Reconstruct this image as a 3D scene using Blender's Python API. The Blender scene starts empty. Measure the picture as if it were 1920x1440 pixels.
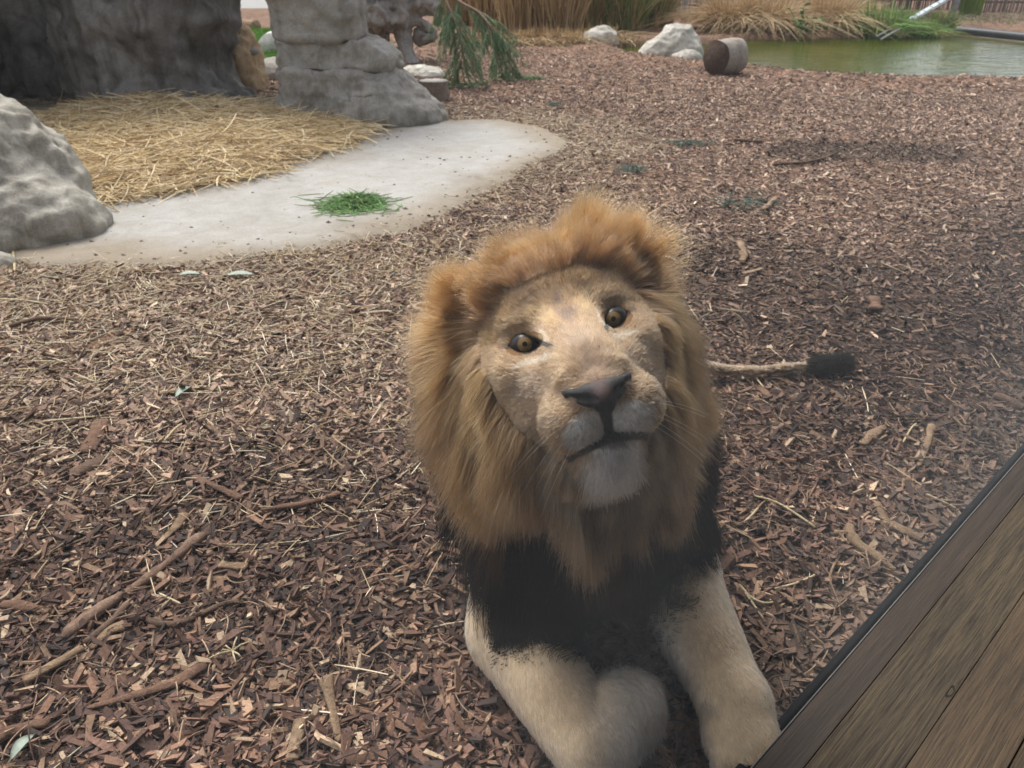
import bpy, math, random
import numpy as np
from mathutils import Vector, Matrix, kdtree

random.seed(7)
RNG = np.random.default_rng(7)
S = bpy.context.scene
COL = S.collection

# ------------------------------------------------------------------ camera
CAM_H = 1.30
PITCH = math.radians(28.7)
FPX = 1450.0                      # focal length in pixels of the 1920 px wide photograph
cam_data = bpy.data.cameras.new('camera')
cam_data.sensor_width = 36.0
cam_data.lens = FPX / 1920.0 * 36.0
cam_data.clip_start = 0.02
cam_data.clip_end = 500.0
cam_data.dof.use_dof = True
cam_data.dof.focus_distance = 1.12
cam_data.dof.aperture_fstop = 11.0
cam = bpy.data.objects.new('camera', cam_data)
COL.objects.link(cam)
cam.location = (0, 0, CAM_H)
cam.rotation_euler = (math.radians(90) - PITCH, 0, 0)
S.camera = cam

# ------------------------------------------------------------------ light
SUN_EL, SUN_AZ = math.radians(58), math.radians(-35)   # azimuth from +Y towards +X
w = bpy.data.worlds.new('World')
S.world = w
w.use_nodes = True
nt = w.node_tree
for n in list(nt.nodes):
    nt.nodes.remove(n)
sky = nt.nodes.new('ShaderNodeTexSky')
sky.sky_type = 'NISHITA'
sky.sun_disc = False
sky.sun_elevation = SUN_EL
sky.sun_rotation = SUN_AZ
sky.air_density = 1.0
sky.dust_density = 4.0
sky.ozone_density = 1.0
hs = nt.nodes.new('ShaderNodeHueSaturation')
hs.inputs['Saturation'].default_value = 0.28     # thin overcast: a whitish sky
bg = nt.nodes.new('ShaderNodeBackground')
bg.inputs['Strength'].default_value = 0.15
wo = nt.nodes.new('ShaderNodeOutputWorld')
nt.links.new(sky.outputs[0], hs.inputs['Color'])
nt.links.new(hs.outputs[0], bg.inputs['Color'])
nt.links.new(bg.outputs[0], wo.inputs['Surface'])
sun_d = bpy.data.lights.new('sun', 'SUN')
sun_d.energy = 1.4
sun_d.angle = math.radians(25)
sun_d.color = (1.0, 0.95, 0.88)
sun = bpy.data.objects.new('sun', sun_d)
COL.objects.link(sun)
_sd = Vector((math.sin(SUN_AZ) * math.cos(SUN_EL), math.cos(SUN_AZ) * math.cos(SUN_EL), math.sin(SUN_EL)))
sun.rotation_euler = _sd.to_track_quat('Z', 'Y').to_euler()
sun.location = _sd * 30

S.view_settings.view_transform = 'Standard'
S.view_settings.look = 'None'
S.view_settings.exposure = 0.95
S.view_settings.gamma = 1.0
S.view_settings.use_curve_mapping = False
S.render.engine = 'CYCLES'
S.cycles.use_denoising = True
S.cycles.max_bounces = 8
S.cycles.diffuse_bounces = 4
S.cycles.glossy_bounces = 3
S.cycles.transmission_bounces = 4
S.cycles.transparent_max_bounces = 8
S.cycles.caustics_reflective = False
S.cycles.caustics_refractive = False
try:
    S.cycles_curves.shape = 'RIBBONS'
    S.cycles_curves.subdivisions = 2
except Exception:
    pass

# ------------------------------------------------------------------ helpers
CP, SP = math.cos(PITCH), math.sin(PITCH)
CR, CU, CF = np.array([1., 0, 0]), np.array([0, SP, CP]), np.array([0, CP, -SP])
CO = np.array([0, 0, CAM_H])


def ray_depth(px, py, d):
    """World point at a photograph pixel and a depth along the view axis."""
    return CO + d * (CF + (px - 960) / FPX * CR + (720 - py) / FPX * CU)


def ray_z(px, py, z=0.0):
    """World point at a photograph pixel on the level z."""
    r = CF + (px - 960) / FPX * CR + (720 - py) / FPX * CU
    return CO + (z - CAM_H) / r[2] * r


def ray_y(px, py, y):
    r = CF + (px - 960) / FPX * CR + (720 - py) / FPX * CU
    return CO + y / r[1] * r


def norm(v):
    return v / np.maximum(np.linalg.norm(v, axis=-1, keepdims=True), 1e-9)


def sstep(a, b, x):
    t = np.clip((x - a) / (b - a), 0, 1)
    return t * t * (3 - 2 * t)


def _hash(ix, iy, iz, seed):
    h = (ix.astype(np.int64) * 374761393 + iy.astype(np.int64) * 668265263 + iz.astype(np.int64) * 2147483647 + seed * 974634779) & 0xFFFFFFFF
    h = ((h ^ (h >> 13)) * 1274126177) & 0xFFFFFFFF
    h = ((h ^ (h >> 16)) * 2246822519) & 0xFFFFFFFF
    return ((h ^ (h >> 15)) & 0xFFFFFF).astype(np.float64) / 0xFFFFFF * 2 - 1


def vnoise(p, scale=1.0, seed=0):
    q = np.asarray(p, dtype=np.float64) * scale + 100.5
    i = np.floor(q).astype(np.int64)
    f = q - i
    f = f * f * f * (f * (f * 6 - 15) + 10)
    out = 0
    for dx in (0, 1):
        wx = f[..., 0] if dx else 1 - f[..., 0]
        for dy in (0, 1):
            wy = f[..., 1] if dy else 1 - f[..., 1]
            for dz in (0, 1):
                wz = f[..., 2] if dz else 1 - f[..., 2]
                out = out + wx * wy * wz * _hash(i[..., 0] + dx, i[..., 1] + dy, i[..., 2] + dz, seed)
    return out


def fbm(p, scale=1.0, octv=4, seed=0, gain=0.5, ridge=False):
    a, s, out = 1.0, scale, 0
    for k in range(octv):
        n = vnoise(p, s, seed + k * 17)
        out = out + a * ((1 - 2 * np.abs(n)) if ridge else n)
        a *= gain
        s *= 2.03
    return out


def mesh_np(name, verts, faces, mat=None, parent=None, smooth=True, vcol=None, link=True):
    """Mesh object from numpy arrays; faces is one (n,k) array or a list of such arrays."""
    me = bpy.data.meshes.new(name)
    verts = np.ascontiguousarray(verts, dtype=np.float32)
    fl = faces if isinstance(faces, list) else [faces]
    fl = [np.asarray(f, dtype=np.int32) for f in fl if len(f)]
    loops = np.concatenate([f.ravel() for f in fl])
    tot = np.concatenate([np.full(len(f), f.shape[1], dtype=np.int32) for f in fl])
    start = np.concatenate([[0], np.cumsum(tot)[:-1]]).astype(np.int32)
    me.vertices.add(len(verts))
    me.vertices.foreach_set('co', verts.ravel())
    me.loops.add(len(loops))
    me.loops.foreach_set('vertex_index', loops)
    me.polygons.add(len(tot))
    me.polygons.foreach_set('loop_start', start)
    me.polygons.foreach_set('loop_total', tot)
    me.polygons.foreach_set('use_smooth', np.full(len(tot), bool(smooth)))
    me.update(calc_edges=True)
    me.validate()
    if vcol is not None:
        a = me.attributes.new('col', 'FLOAT_COLOR', 'POINT')
        c = np.ones((len(verts), 4), dtype=np.float32)
        c[:, :3] = vcol
        a.data.foreach_set('color', c.ravel())
    if mat:
        me.materials.append(mat)
    o = bpy.data.objects.new(name, me)
    if link:
        COL.objects.link(o)
    if parent is not None:
        o.parent = parent
    return o


def tag(o, label=None, cat=None, group=None, kind=None):
    if label: o['label'] = label
    if cat: o['category'] = cat
    if group: o['group'] = group
    if kind: o['kind'] = kind
    return o


def empty(name, loc, label=None, cat=None, group=None):
    o = bpy.data.objects.new(name, None)
    COL.objects.link(o)
    o.location = loc
    o.empty_display_size = 0.1
    return tag(o, label, cat, group)


def child(o, parent):
    """Parent o keeping its world coordinates (parents here are unrotated)."""
    o.parent = parent
    o.matrix_parent_inverse = Matrix.Translation(-Vector(parent.location))
    return o


def curves_obj(name, pts, rad, mat, col=None, parent=None):
    """Hair curves object: pts (N,K,3), rad (N,K) or (K,), col (N,3) or (N,K,3)."""
    N, K = pts.shape[:2]
    hc = bpy.data.hair_curves.new(name)
    hc.add_curves([K] * N)
    hc.attributes['position'].data.foreach_set('vector', np.ascontiguousarray(pts, dtype=np.float32).ravel())
    r = np.broadcast_to(np.asarray(rad, dtype=np.float32), (N, K))
    ra = hc.attributes.get('radius') or hc.attributes.new('radius', 'FLOAT', 'POINT')
    ra.data.foreach_set('value', np.ascontiguousarray(r).ravel())
    if col is not None:
        col = np.asarray(col, dtype=np.float32)
        dom = 'CURVE' if col.ndim == 2 else 'POINT'
        c = np.ones(col.shape[:-1] + (4,), dtype=np.float32)
        c[..., :3] = col
        ca = hc.attributes.new('col', 'FLOAT_COLOR', dom)
        ca.data.foreach_set('color', c.ravel())
    hc.materials.append(mat)
    o = bpy.data.objects.new(name, hc)
    COL.objects.link(o)
    if parent is not None:
        child(o, parent)
    return o


# ---- implicit surfaces on a rectilinear grid, polygonised by surface nets
class Field:
    def __init__(self, xs, ys, zs):
        self.ax = [np.asarray(a, dtype=np.float32) for a in (xs, ys, zs)]
        self.F = np.full([len(a) for a in self.ax], 0.5, dtype=np.float32)

    def box(self, lo, hi):
        sl = []
        for a, l, h in zip(self.ax, lo, hi):
            sl.append(slice(max(0, int(np.searchsorted(a, l)) - 1), min(len(a), int(np.searchsorted(a, h)) + 1)))
        return tuple(sl)

    def pts(self, sl):
        return np.stack(np.meshgrid(*[a[s] for a, s in zip(self.ax, sl)], indexing='ij'), -1)

    def add(self, fn, lo, hi, k=0.02, cut=False, pad=None):
        pad = (k * 1.2 + 0.02) if pad is None else pad
        sl = self.box(np.asarray(lo) - pad, np.asarray(hi) + pad)
        P = self.pts(sl)
        if P.size == 0:
            return
        d = fn(P).astype(np.float32)
        a = self.F[sl]
        if cut:
            d = -d
            h = np.clip(0.5 - 0.5 * (a - d) / k, 0, 1)
            self.F[sl] = a * (1 - h) + d * h + k * h * (1 - h)
        else:
            h = np.clip(0.5 + 0.5 * (a - d) / k, 0, 1)
            self.F[sl] = a * (1 - h) + d * h - k * h * (1 - h)

    def ell(self, c, r, k=0.02, R=None, cut=False):
        c, r = np.asarray(c, float), np.asarray(r, float)
        def fn(P):
            q = (P - c)
            if R is not None:
                q = q @ R                     # columns of R are the local axes
            k0 = np.sqrt(((q / r) ** 2).sum(-1))
            k1 = np.sqrt(((q / r ** 2) ** 2).sum(-1)) + 1e-9
            return k0 * (k0 - 1) / k1
        e = r.max() if R is not None else r
        self.add(fn, c - e, c + e, k, cut)

    def cap(self, a, b, ra, rb, k=0.02, cut=False):
        a, b = np.asarray(a, float), np.asarray(b, float)
        def fn(P):
            ab = b - a
            t = np.clip(((P - a) @ ab) / (ab @ ab), 0, 1)
            return np.linalg.norm(P - a - t[..., None] * ab, axis=-1) - (ra + (rb - ra) * t)
        m = max(ra, rb)
        self.add(fn, np.minimum(a, b) - m, np.maximum(a, b) + m, k, cut)

    def rbox(self, c, h, r, k=0.02, yaw=0.0, lean=(0, 0)):
        c, h = np.asarray(c, float), np.asarray(h, float)
        cs, sn = math.cos(yaw), math.sin(yaw)
        def fn(P):
            q = P - c
            qx, qy = q[..., 0] - lean[0] * q[..., 2], q[..., 1] - lean[1] * q[..., 2]
            q = np.stack([np.abs(cs * qx + sn * qy), np.abs(-sn * qx + cs * qy), np.abs(q[..., 2])], -1) - (h - r)
            return np.linalg.norm(np.maximum(q, 0), axis=-1) + np.minimum(q.max(-1), 0) - r
        m = h.max() * 1.3
        self.add(fn, c - m, c + m, k)

    def chain(self, pts, rad, k=0.02, cut=False):
        for i in range(len(pts) - 1):
            self.cap(pts[i], pts[i + 1], rad[i], rad[i + 1], k, cut)

    def look(self, p):
        """Nearest-cell value at points p."""
        idx = []
        for a, j in zip(self.ax, range(3)):
            i = np.clip(np.searchsorted(a, p[..., j]), 1, len(a) - 1)
            i = i - (np.abs(p[..., j] - a[i - 1]) < np.abs(p[..., j] - a[i]))
            idx.append(i)
        return self.F[tuple(idx)]

    def tri(self, p):
        idx, fr = [], []
        for j, a in enumerate(self.ax):
            i = np.clip(np.searchsorted(a, p[..., j]) - 1, 0, len(a) - 2)
            idx.append(i)
            fr.append(np.clip((p[..., j] - a[i]) / (a[i + 1] - a[i]), 0, 1))
        out = 0
        for dx in (0, 1):
            for dy in (0, 1):
                for dz in (0, 1):
                    wgt = (fr[0] if dx else 1 - fr[0]) * (fr[1] if dy else 1 - fr[1]) * (fr[2] if dz else 1 - fr[2])
                    out = out + wgt * self.F[idx[0] + dx, idx[1] + dy, idx[2] + dz]
        return out

    def grad(self, p, e=0.004):
        g = np.stack([self.tri(p + np.eye(3)[j] * e) - self.tri(p - np.eye(3)[j] * e) for j in range(3)], -1)
        return norm(g)

    def polygonise(self):
        F = self.F
        s = F < 0
        nx, ny, nz = F.shape
        c8 = [s[i:nx - 1 + i, j:ny - 1 + j, k:nz - 1 + k] for i in (0, 1) for j in (0, 1) for k in (0, 1)]
        anyv, allv = c8[0].copy(), c8[0].copy()
        for c in c8[1:]:
            anyv |= c
            allv &= c
        act = anyv & ~allv
        I, J, K = np.nonzero(act)
        vid = np.full(act.shape, -1, dtype=np.int32)
        vid[I, J, K] = np.arange(len(I))
        corner = {}
        for i in (0, 1):
            for j in (0, 1):
                for k in (0, 1):
                    corner[(i, j, k)] = F[I + i, J + j, K + k]
        acc = np.zeros((len(I), 3))
        cnt = np.zeros(len(I))
        X = [self.ax[0], self.ax[1], self.ax[2]]
        base = (I, J, K)
        for a in corner:
            for ax in range(3):
                if a[ax] == 1:
                    continue
                b = list(a); b[ax] = 1; b = tuple(b)
                fa, fb = corner[a], corner[b]
                m = (fa < 0) != (fb < 0)
                t = np.where(m, fa / np.where(m, fa - fb, 1), 0)
                for d in range(3):
                    x0 = X[d][base[d] + a[d]]
                    if d == ax:
                        x1 = X[d][base[d] + 1]
                        acc[:, d] += np.where(m, x0 + t * (x1 - x0), 0)
                    else:
                        acc[:, d] += np.where(m, x0, 0)
                cnt += m
        V = acc / cnt[:, None]
        quads = []
        # edges along x, y, z
        m = (s[:-1, 1:-1, 1:-1] != s[1:, 1:-1, 1:-1])
        i, j, k = np.nonzero(m); fl = s[i, j + 1, k + 1]
        q = np.stack([vid[i, j, k], vid[i, j + 1, k], vid[i, j + 1, k + 1], vid[i, j, k + 1]], -1)
        quads.append(np.where(fl[:, None], q, q[:, ::-1]))
        m = (s[1:-1, :-1, 1:-1] != s[1:-1, 1:, 1:-1])
        i, j, k = np.nonzero(m); fl = s[i + 1, j, k + 1]
        q = np.stack([vid[i, j, k], vid[i, j, k + 1], vid[i + 1, j, k + 1], vid[i + 1, j, k]], -1)
        quads.append(np.where(fl[:, None], q, q[:, ::-1]))
        m = (s[1:-1, 1:-1, :-1] != s[1:-1, 1:-1, 1:])
        i, j, k = np.nonzero(m); fl = s[i + 1, j + 1, k]
        q = np.stack([vid[i, j, k], vid[i + 1, j, k], vid[i + 1, j + 1, k], vid[i, j + 1, k]], -1)
        quads.append(np.where(fl[:, None], q, q[:, ::-1]))
        return V, np.concatenate(quads)


def relax(V, Q, n=2, lam=0.5):
    for _ in range(n):
        s = np.zeros_like(V); c = np.zeros(len(V))
        for a in range(4):
            for b in (1, 3):
                np.add.at(s, Q[:, a], V[Q[:, (a + b) % 4]])
                np.add.at(c, Q[:, a], 1)
        V = V + lam * (s / c[:, None] - V)
    return V


def axis(*segs):
    """axis((a,b,step),(b,c,step)...) -> coordinates"""
    out = []
    for a, b, st in segs:
        n = max(1, int(round((b - a) / st)))
        out.append(np.linspace(a, b, n, endpoint=False))
    out.append([segs[-1][1]])
    return np.concatenate(out)


def sample_faces(V, Q, n, weight=None):
    """Random points on quads: positions, normals, face index."""
    a, b, c, d = V[Q[:, 0]], V[Q[:, 1]], V[Q[:, 2]], V[Q[:, 3]]
    nr = np.cross(c - a, d - b)
    ar = np.linalg.norm(nr, axis=1) * 0.5
    wgt = ar if weight is None else ar * weight
    cum = np.cumsum(wgt)
    f = np.searchsorted(cum, RNG.random(n) * cum[-1]).clip(0, len(Q) - 1)
    u, v = RNG.random(n)[:, None], RNG.random(n)[:, None]
    P = (a[f] * (1 - u) + b[f] * u) * (1 - v) + (d[f] * (1 - u) + c[f] * u) * v
    return P, norm(nr)[f], f


# ---- materials
def mat_new(name):
    m = bpy.data.materials.new(name)
    m.use_nodes = True
    t = m.node_tree
    for n in list(t.nodes):
        t.nodes.remove(n)
    out = t.nodes.new('ShaderNodeOutputMaterial')
    return m, t, out


def N(t, kind, **kw):
    n = t.nodes.new(kind)
    for k, v in kw.items():
        if k.startswith('i_'):
            key = k[2:].replace('_', ' ')
            n.inputs[int(key) if key.isdigit() else key].default_value = v
        else:
            setattr(n, k, v)
    return n


def ramp(t, src, stops):
    r = t.nodes.new('ShaderNodeValToRGB')
    e = r.color_ramp.elements
    while len(e) < len(stops):
        e.new(0.5)
    for el, (p, c) in zip(e, stops):
        el.position = p
        el.color = (c[0], c[1], c[2], 1) if len(c) == 3 else c
    t.links.new(src, r.inputs[0])
    return r.outputs[0]


def mix(t, fac, a, b, mode='MIX'):
    m = t.nodes.new('ShaderNodeMix')
    m.data_type = 'RGBA'
    m.blend_type = mode
    for sock, v in ((m.inputs[0], fac), (m.inputs[6], a), (m.inputs[7], b)):
        if hasattr(v, 'is_linked'):
            t.links.new(v, sock)
        elif isinstance(v, (int, float)):
            sock.default_value = v
        else:
            sock.default_value = (v[0], v[1], v[2], 1)
    return m.outputs[2]


def noise(t, scale, detail=6, rough=0.6, vec=None, dist=0.0):
    n = N(t, 'ShaderNodeTexNoise', i_Scale=scale, i_Detail=detail, i_Roughness=rough, i_Distortion=dist)
    if vec is not None:
        t.links.new(vec, n.inputs['Vector'])
    return n.outputs[0]


def bump(t, h, strength=0.4, dist=0.01, prev=None):
    b = N(t, 'ShaderNodeBump', i_Strength=strength, i_Distance=dist)
    t.links.new(h, b.inputs['Height'])
    if prev is not None:
        t.links.new(prev, b.inputs['Normal'])
    return b.outputs[0]


def principled(t, out, color, rough=0.8, normal=None, spec=0.3):
    p = N(t, 'ShaderNodeBsdfPrincipled', i_Roughness=rough)
    p.inputs['Specular IOR Level'].default_value = spec
    if hasattr(color, 'is_linked'):
        t.links.new(color, p.inputs['Base Color'])
    else:
        p.inputs['Base Color'].default_value = (color[0], color[1], color[2], 1)
    if normal is not None:
        t.links.new(normal, p.inputs['Normal'])
    t.links.new(p.outputs[0], out.inputs['Surface'])
    return p


def mat_attr(name, rough=0.8, spec=0.2, hair=False):
    m, t, out = mat_new(name)
    a = N(t, 'ShaderNodeAttribute', attribute_name='col')
    if hair:
        h = N(t, 'ShaderNodeBsdfHairPrincipled')
        h.parametrization = 'COLOR'
        t.links.new(a.outputs['Color'], h.inputs['Color'])
        h.inputs['Roughness'].default_value = rough
        h.inputs['Radial Roughness'].default_value = 0.5
        t.links.new(h.outputs[0], out.inputs['Surface'])
    else:
        principled(t, out, a.outputs['Color'], rough, None, spec)
    return m


def mat_plain(name, color, rough=0.7, spec=0.3, nscale=20, namp=0.25, bumps=0.2):
    m, t, out = mat_new(name)
    tc = N(t, 'ShaderNodeTexCoord')
    n = noise(t, nscale, 6, 0.6, tc.outputs['Object'])
    c = ramp(t, n, [(0.3, [x * (1 - namp) for x in color]), (0.7, [min(1, x * (1 + namp)) for x in color])])
    principled(t, out, c, rough, bump(t, n, bumps, 0.01), spec)
    return m
# ------------------------------------------------------------------ ground
def poly_sd(P, poly):
    """Signed distance to a polygon in the plane, negative inside."""
    P = np.asarray(P)[..., :2]
    poly = np.asarray(poly)[:, :2]
    d = np.full(P.shape[:-1], 1e9)
    ins = np.zeros(P.shape[:-1], bool)
    for a, b in zip(poly, np.roll(poly, -1, 0)):
        ab = b - a
        t = np.clip(((P - a) @ ab) / (ab @ ab + 1e-12), 0, 1)
        d = np.minimum(d, np.linalg.norm(P - a - t[..., None] * ab, axis=-1))
        c = (a[1] > P[..., 1]) != (b[1] > P[..., 1])
        xs = a[0] + (P[..., 1] - a[1]) / (b[1] - a[1] + 1e-12) * ab[0]
        ins ^= c & (P[..., 0] < xs)
    return np.where(ins, -d, d)


def seg_d(P, a, b):
    a, b = np.asarray(a)[:2], np.asarray(b)[:2]
    ab = b - a
    t = np.clip(((P[..., :2] - a) @ ab) / (ab @ ab), 0, 1)
    return np.linalg.norm(P[..., :2] - a - t[..., None] * ab, axis=-1)


pxpoly = lambda pts, z=0.0: np.array([ray_z(a, b, z) for a, b in pts])
POND = pxpoly([(1150, 92), (1190, 107), (1300, 122), (1392, 132), (1480, 141), (1620, 152), (1760, 156), (1925, 157), (2300, 175),
               (2500, 90), (1930, 72), (1800, 62), (1690, 71), (1560, 72), (1400, 76), (1285, 86), (1180, 86)], -.05)
PAD = pxpoly([(90, 505), (170, 500), (320, 500), (480, 482), (640, 462), (760, 432), (850, 397), (930, 350), (985, 312), (1040, 290),
              (1062, 268), (1030, 245), (940, 226), (840, 226), (740, 236), (640, 205), (540, 192), (440, 196), (200, 190), (0, 200), (-60, 300), (-40, 480)])
BED = pxpoly([(60, 245), (95, 330), (135, 382), (200, 378), (260, 370), (400, 342), (560, 312), (605, 288), (662, 256), (630, 236), (570, 224), (475, 208), (380, 200), (250, 190), (150, 212)])
LINE_A, LINE_B = ray_z(1382, 1440, .10), ray_z(1922, 830, .10)
LDIR = norm((LINE_B - LINE_A) * [1, 1, 0])
LNRM = np.array([-LDIR[1], LDIR[0], 0])                # towards the lion's side


def line_off(P):
    return (np.asarray(P) - LINE_A)[..., 0] * LNRM[0] + (np.asarray(P) - LINE_A)[..., 1] * LNRM[1]


def hgt(x, y):
    P = np.stack([x, y, 0 * x], -1)
    h = .018 * vnoise(P, 1.7, 50) + .009 * vnoise(P, 5.0, 51)
    o = line_off(P)
    h = h * sstep(.0, .5, o) - .02 * sstep(.2, .0, o)
    h = h * sstep(-.1, .5, poly_sd(P, PAD)) - .004
    s = poly_sd(P, POND)
    h = h - .5 * sstep(.10, -.5, s) + .06 * sstep(.9, .2, s) * sstep(.0, .2, s) - .012 * sstep(.3, .0, np.abs(s))
    # bank rising behind the pond
    h = h + .10 * sstep(15.5, 19, y) * sstep(-1.5, 1, x) * sstep(.1, .8, s)
    return h


def H(x, y):
    return float(hgt(np.array([x]), np.array([y]))[0])


gx = axis((-120, -20, 10), (-20, -6, .7), (-6, -2.5, .12), (-2.5, 3.0, .05), (3.0, 10, .10), (10, 20, .6), (20, 120, 10))
gy = axis((-40, -3, 4), (-3, .4, .2), (.4, 3.0, .04), (3.0, 9, .09), (9, 18, .10), (18, 40, .8), (40, 260, 20))
GX, GY = np.meshgrid(gx, gy, indexing='ij')
GZ = hgt(GX, GY)
inside = line_off(np.stack([GX, GY, GX * 0], -1)) < -.03
GZ = np.where(inside, -.06, GZ)
idx = np.arange(GX.size).reshape(GX.shape)
Q = np.stack([idx[:-1, :-1], idx[1:, :-1], idx[1:, 1:], idx[:-1, 1:]], -1).reshape(-1, 4)


def mulch_dark(P):
    """Where the mulch is darker (0..1): patches near the window and a wet streak farther out."""
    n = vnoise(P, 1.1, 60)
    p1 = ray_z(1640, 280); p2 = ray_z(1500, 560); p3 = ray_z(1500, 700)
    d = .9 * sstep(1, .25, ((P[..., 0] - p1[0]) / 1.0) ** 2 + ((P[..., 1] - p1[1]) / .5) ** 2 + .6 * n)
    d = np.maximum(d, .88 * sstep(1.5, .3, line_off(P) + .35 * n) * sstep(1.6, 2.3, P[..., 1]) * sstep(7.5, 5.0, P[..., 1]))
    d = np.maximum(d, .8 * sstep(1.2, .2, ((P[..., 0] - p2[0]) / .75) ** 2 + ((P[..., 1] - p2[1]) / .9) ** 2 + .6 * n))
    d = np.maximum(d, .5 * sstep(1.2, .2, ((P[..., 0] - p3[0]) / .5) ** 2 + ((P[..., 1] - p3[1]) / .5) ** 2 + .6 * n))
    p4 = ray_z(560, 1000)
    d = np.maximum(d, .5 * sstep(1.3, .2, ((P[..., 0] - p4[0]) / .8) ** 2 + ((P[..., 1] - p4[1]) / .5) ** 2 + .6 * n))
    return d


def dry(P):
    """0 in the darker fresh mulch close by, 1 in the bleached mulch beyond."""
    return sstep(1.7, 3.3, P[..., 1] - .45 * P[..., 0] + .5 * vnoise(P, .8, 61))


def strawy(P):
    sd = poly_sd(P, PAD)
    s = sstep(1.3, .0, sd) * (.55 + .45 * vnoise(P, 1.5, 62))
    lf = sstep(.30, -.25, P[..., 0] / np.maximum(P[..., 1], .5)) * sstep(1.9, 2.6, P[..., 1]) * sstep(5.5, 3.2, P[..., 1])
    s = np.maximum(s, .36 * lf * (.75 + .4 * vnoise(P, 1.9, 64)))
    return np.clip(s, 0, 1) * (1 - .8 * mulch_dark(P))


GP = np.stack([GX, GY, GZ], -1).reshape(-1, 3)
dg_, dr_, st_ = mulch_dark(GP)[:, None], dry(GP)[:, None], strawy(GP)[:, None]
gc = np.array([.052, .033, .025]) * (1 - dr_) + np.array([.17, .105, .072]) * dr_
gc = gc * (1 - .5 * st_) + np.array([.20, .15, .09]) * .5 * st_
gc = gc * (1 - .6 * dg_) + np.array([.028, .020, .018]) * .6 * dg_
nearl = sstep(.28, .0, line_off(GP))[:, None]
gc = gc * (1 - .6 * nearl) + np.array([.085, .070, .055]) * .6 * nearl
inp = sstep(.05, -.15, poly_sd(GP, POND))[:, None]
gc = gc * (1 - inp) + np.array([.05, .055, .02]) * inp
gc *= (1 + .25 * vnoise(GP, 3.0, 63)[:, None])
m, t, out = mat_new('mulch_soil')
a = N(t, 'ShaderNodeAttribute', attribute_name='col')
tc = N(t, 'ShaderNodeTexCoord')
vo = N(t, 'ShaderNodeTexVoronoi', i_Scale=26.0)
mp = N(t, 'ShaderNodeMapping'); mp.inputs['Scale'].default_value = (1, 2.2, 1)
nz = N(t, 'ShaderNodeTexNoise', i_Scale=7.0, i_Detail=3.0)
va = N(t, 'ShaderNodeVectorMath', operation='MULTIPLY_ADD')
t.links.new(tc.outputs['Object'], nz.inputs['Vector'])
t.links.new(nz.outputs['Color'], va.inputs[0]); va.inputs[1].default_value = (.5, .5, 0)
t.links.new(tc.outputs['Object'], va.inputs[2])
t.links.new(va.outputs[0], mp.inputs[0]); t.links.new(mp.outputs[0], vo.inputs['Vector'])
r1 = ramp(t, vo.outputs['Color'], [(.15, (.35, .35, .35)), (.55, (1, 1, 1)), (.85, (1.9, 1.8, 1.65))])
n2 = noise(t, 90, 5, .7, tc.outputs['Object'])
r2 = ramp(t, n2, [(.3, (.6, .6, .6)), (.7, (1.35, 1.35, 1.35))])
c = mix(t, 1.0, mix(t, 1.0, a.outputs['Color'], r1, 'MULTIPLY'), r2, 'MULTIPLY')
principled(t, out, c, .95, bump(t, n2, .7, .01, bump(t, vo.outputs['Distance'], .5, .02)), .15)
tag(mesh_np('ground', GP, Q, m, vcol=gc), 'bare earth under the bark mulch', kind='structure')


# ------------------------------------------------------------------ concrete pad, pond
def sheet(name, poly, step, z, mat, edge=.06, thick=.03, noise_amp=.05, zf=None):
    """A slab over a polygon with a slightly wandering edge that slopes down to the ground."""
    lo, hi = poly.min(0) - .2, poly.max(0) + .2
    xs, ys = np.arange(lo[0], hi[0], step), np.arange(lo[1], hi[1], step)
    A, B = np.meshgrid(xs, ys, indexing='ij')
    Pp = np.stack([A, B, 0 * A], -1)
    sd = poly_sd(Pp, poly) + noise_amp * vnoise(Pp, 3, 70) + .8 * noise_amp * vnoise(Pp, 9, 71)
    Z = z - thick * sstep(-edge, edge * .6, sd)
    if zf is not None:
        Z = Z + zf(Pp)
    V = np.stack([A, B, Z], -1).reshape(-1, 3)
    ii = np.arange(A.size).reshape(A.shape)
    q = np.stack([ii[:-1, :-1], ii[1:, :-1], ii[1:, 1:], ii[:-1, 1:]], -1).reshape(-1, 4)
    sd4 = sd.reshape(-1)[q].min(1)
    q = q[sd4 < edge * .5]
    used = np.unique(q)
    rm = np.full(len(V), -1); rm[used] = np.arange(len(used))
    return mesh_np(name, V[used], rm[q], mat)


m, t, out = mat_new('old_concrete')
tc = N(t, 'ShaderNodeTexCoord')
n1 = noise(t, 1.1, 5, .6, tc.outputs['Object'])
n2 = noise(t, 60, 6, .75, tc.outputs['Object'])
n3 = noise(t, 6, 6, .7, tc.outputs['Object'], 1.0)
c = ramp(t, n1, [(.3, (.25, .24, .215)), (.55, (.335, .33, .31)), (.75, (.28, .255, .21))])
c = mix(t, .35, c, ramp(t, n3, [(.35, (.25, .22, .175)), (.65, (.43, .425, .41))]))
c = mix(t, 1.0, c, ramp(t, n2, [(.25, (.72, .72, .72)), (.5, (1, 1, 1)), (.8, (1.08, 1.08, 1.08))]), 'MULTIPLY')
c = mix(t, 1.0, c, N(t, 'ShaderNodeAttribute', attribute_name='col').outputs['Color'], 'MULTIPLY')
principled(t, out, c, .85, bump(t, n2, .25, .006), .25)
pad = sheet('concrete_pad', PAD, .045, .018, m)
_v = np.array([v.co[:] for v in pad.data.vertices])
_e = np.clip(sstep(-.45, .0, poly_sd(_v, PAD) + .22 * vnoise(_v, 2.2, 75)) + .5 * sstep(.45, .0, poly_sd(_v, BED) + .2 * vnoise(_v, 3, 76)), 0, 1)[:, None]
_a = pad.data.attributes.new('col', 'FLOAT_COLOR', 'POINT')
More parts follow.
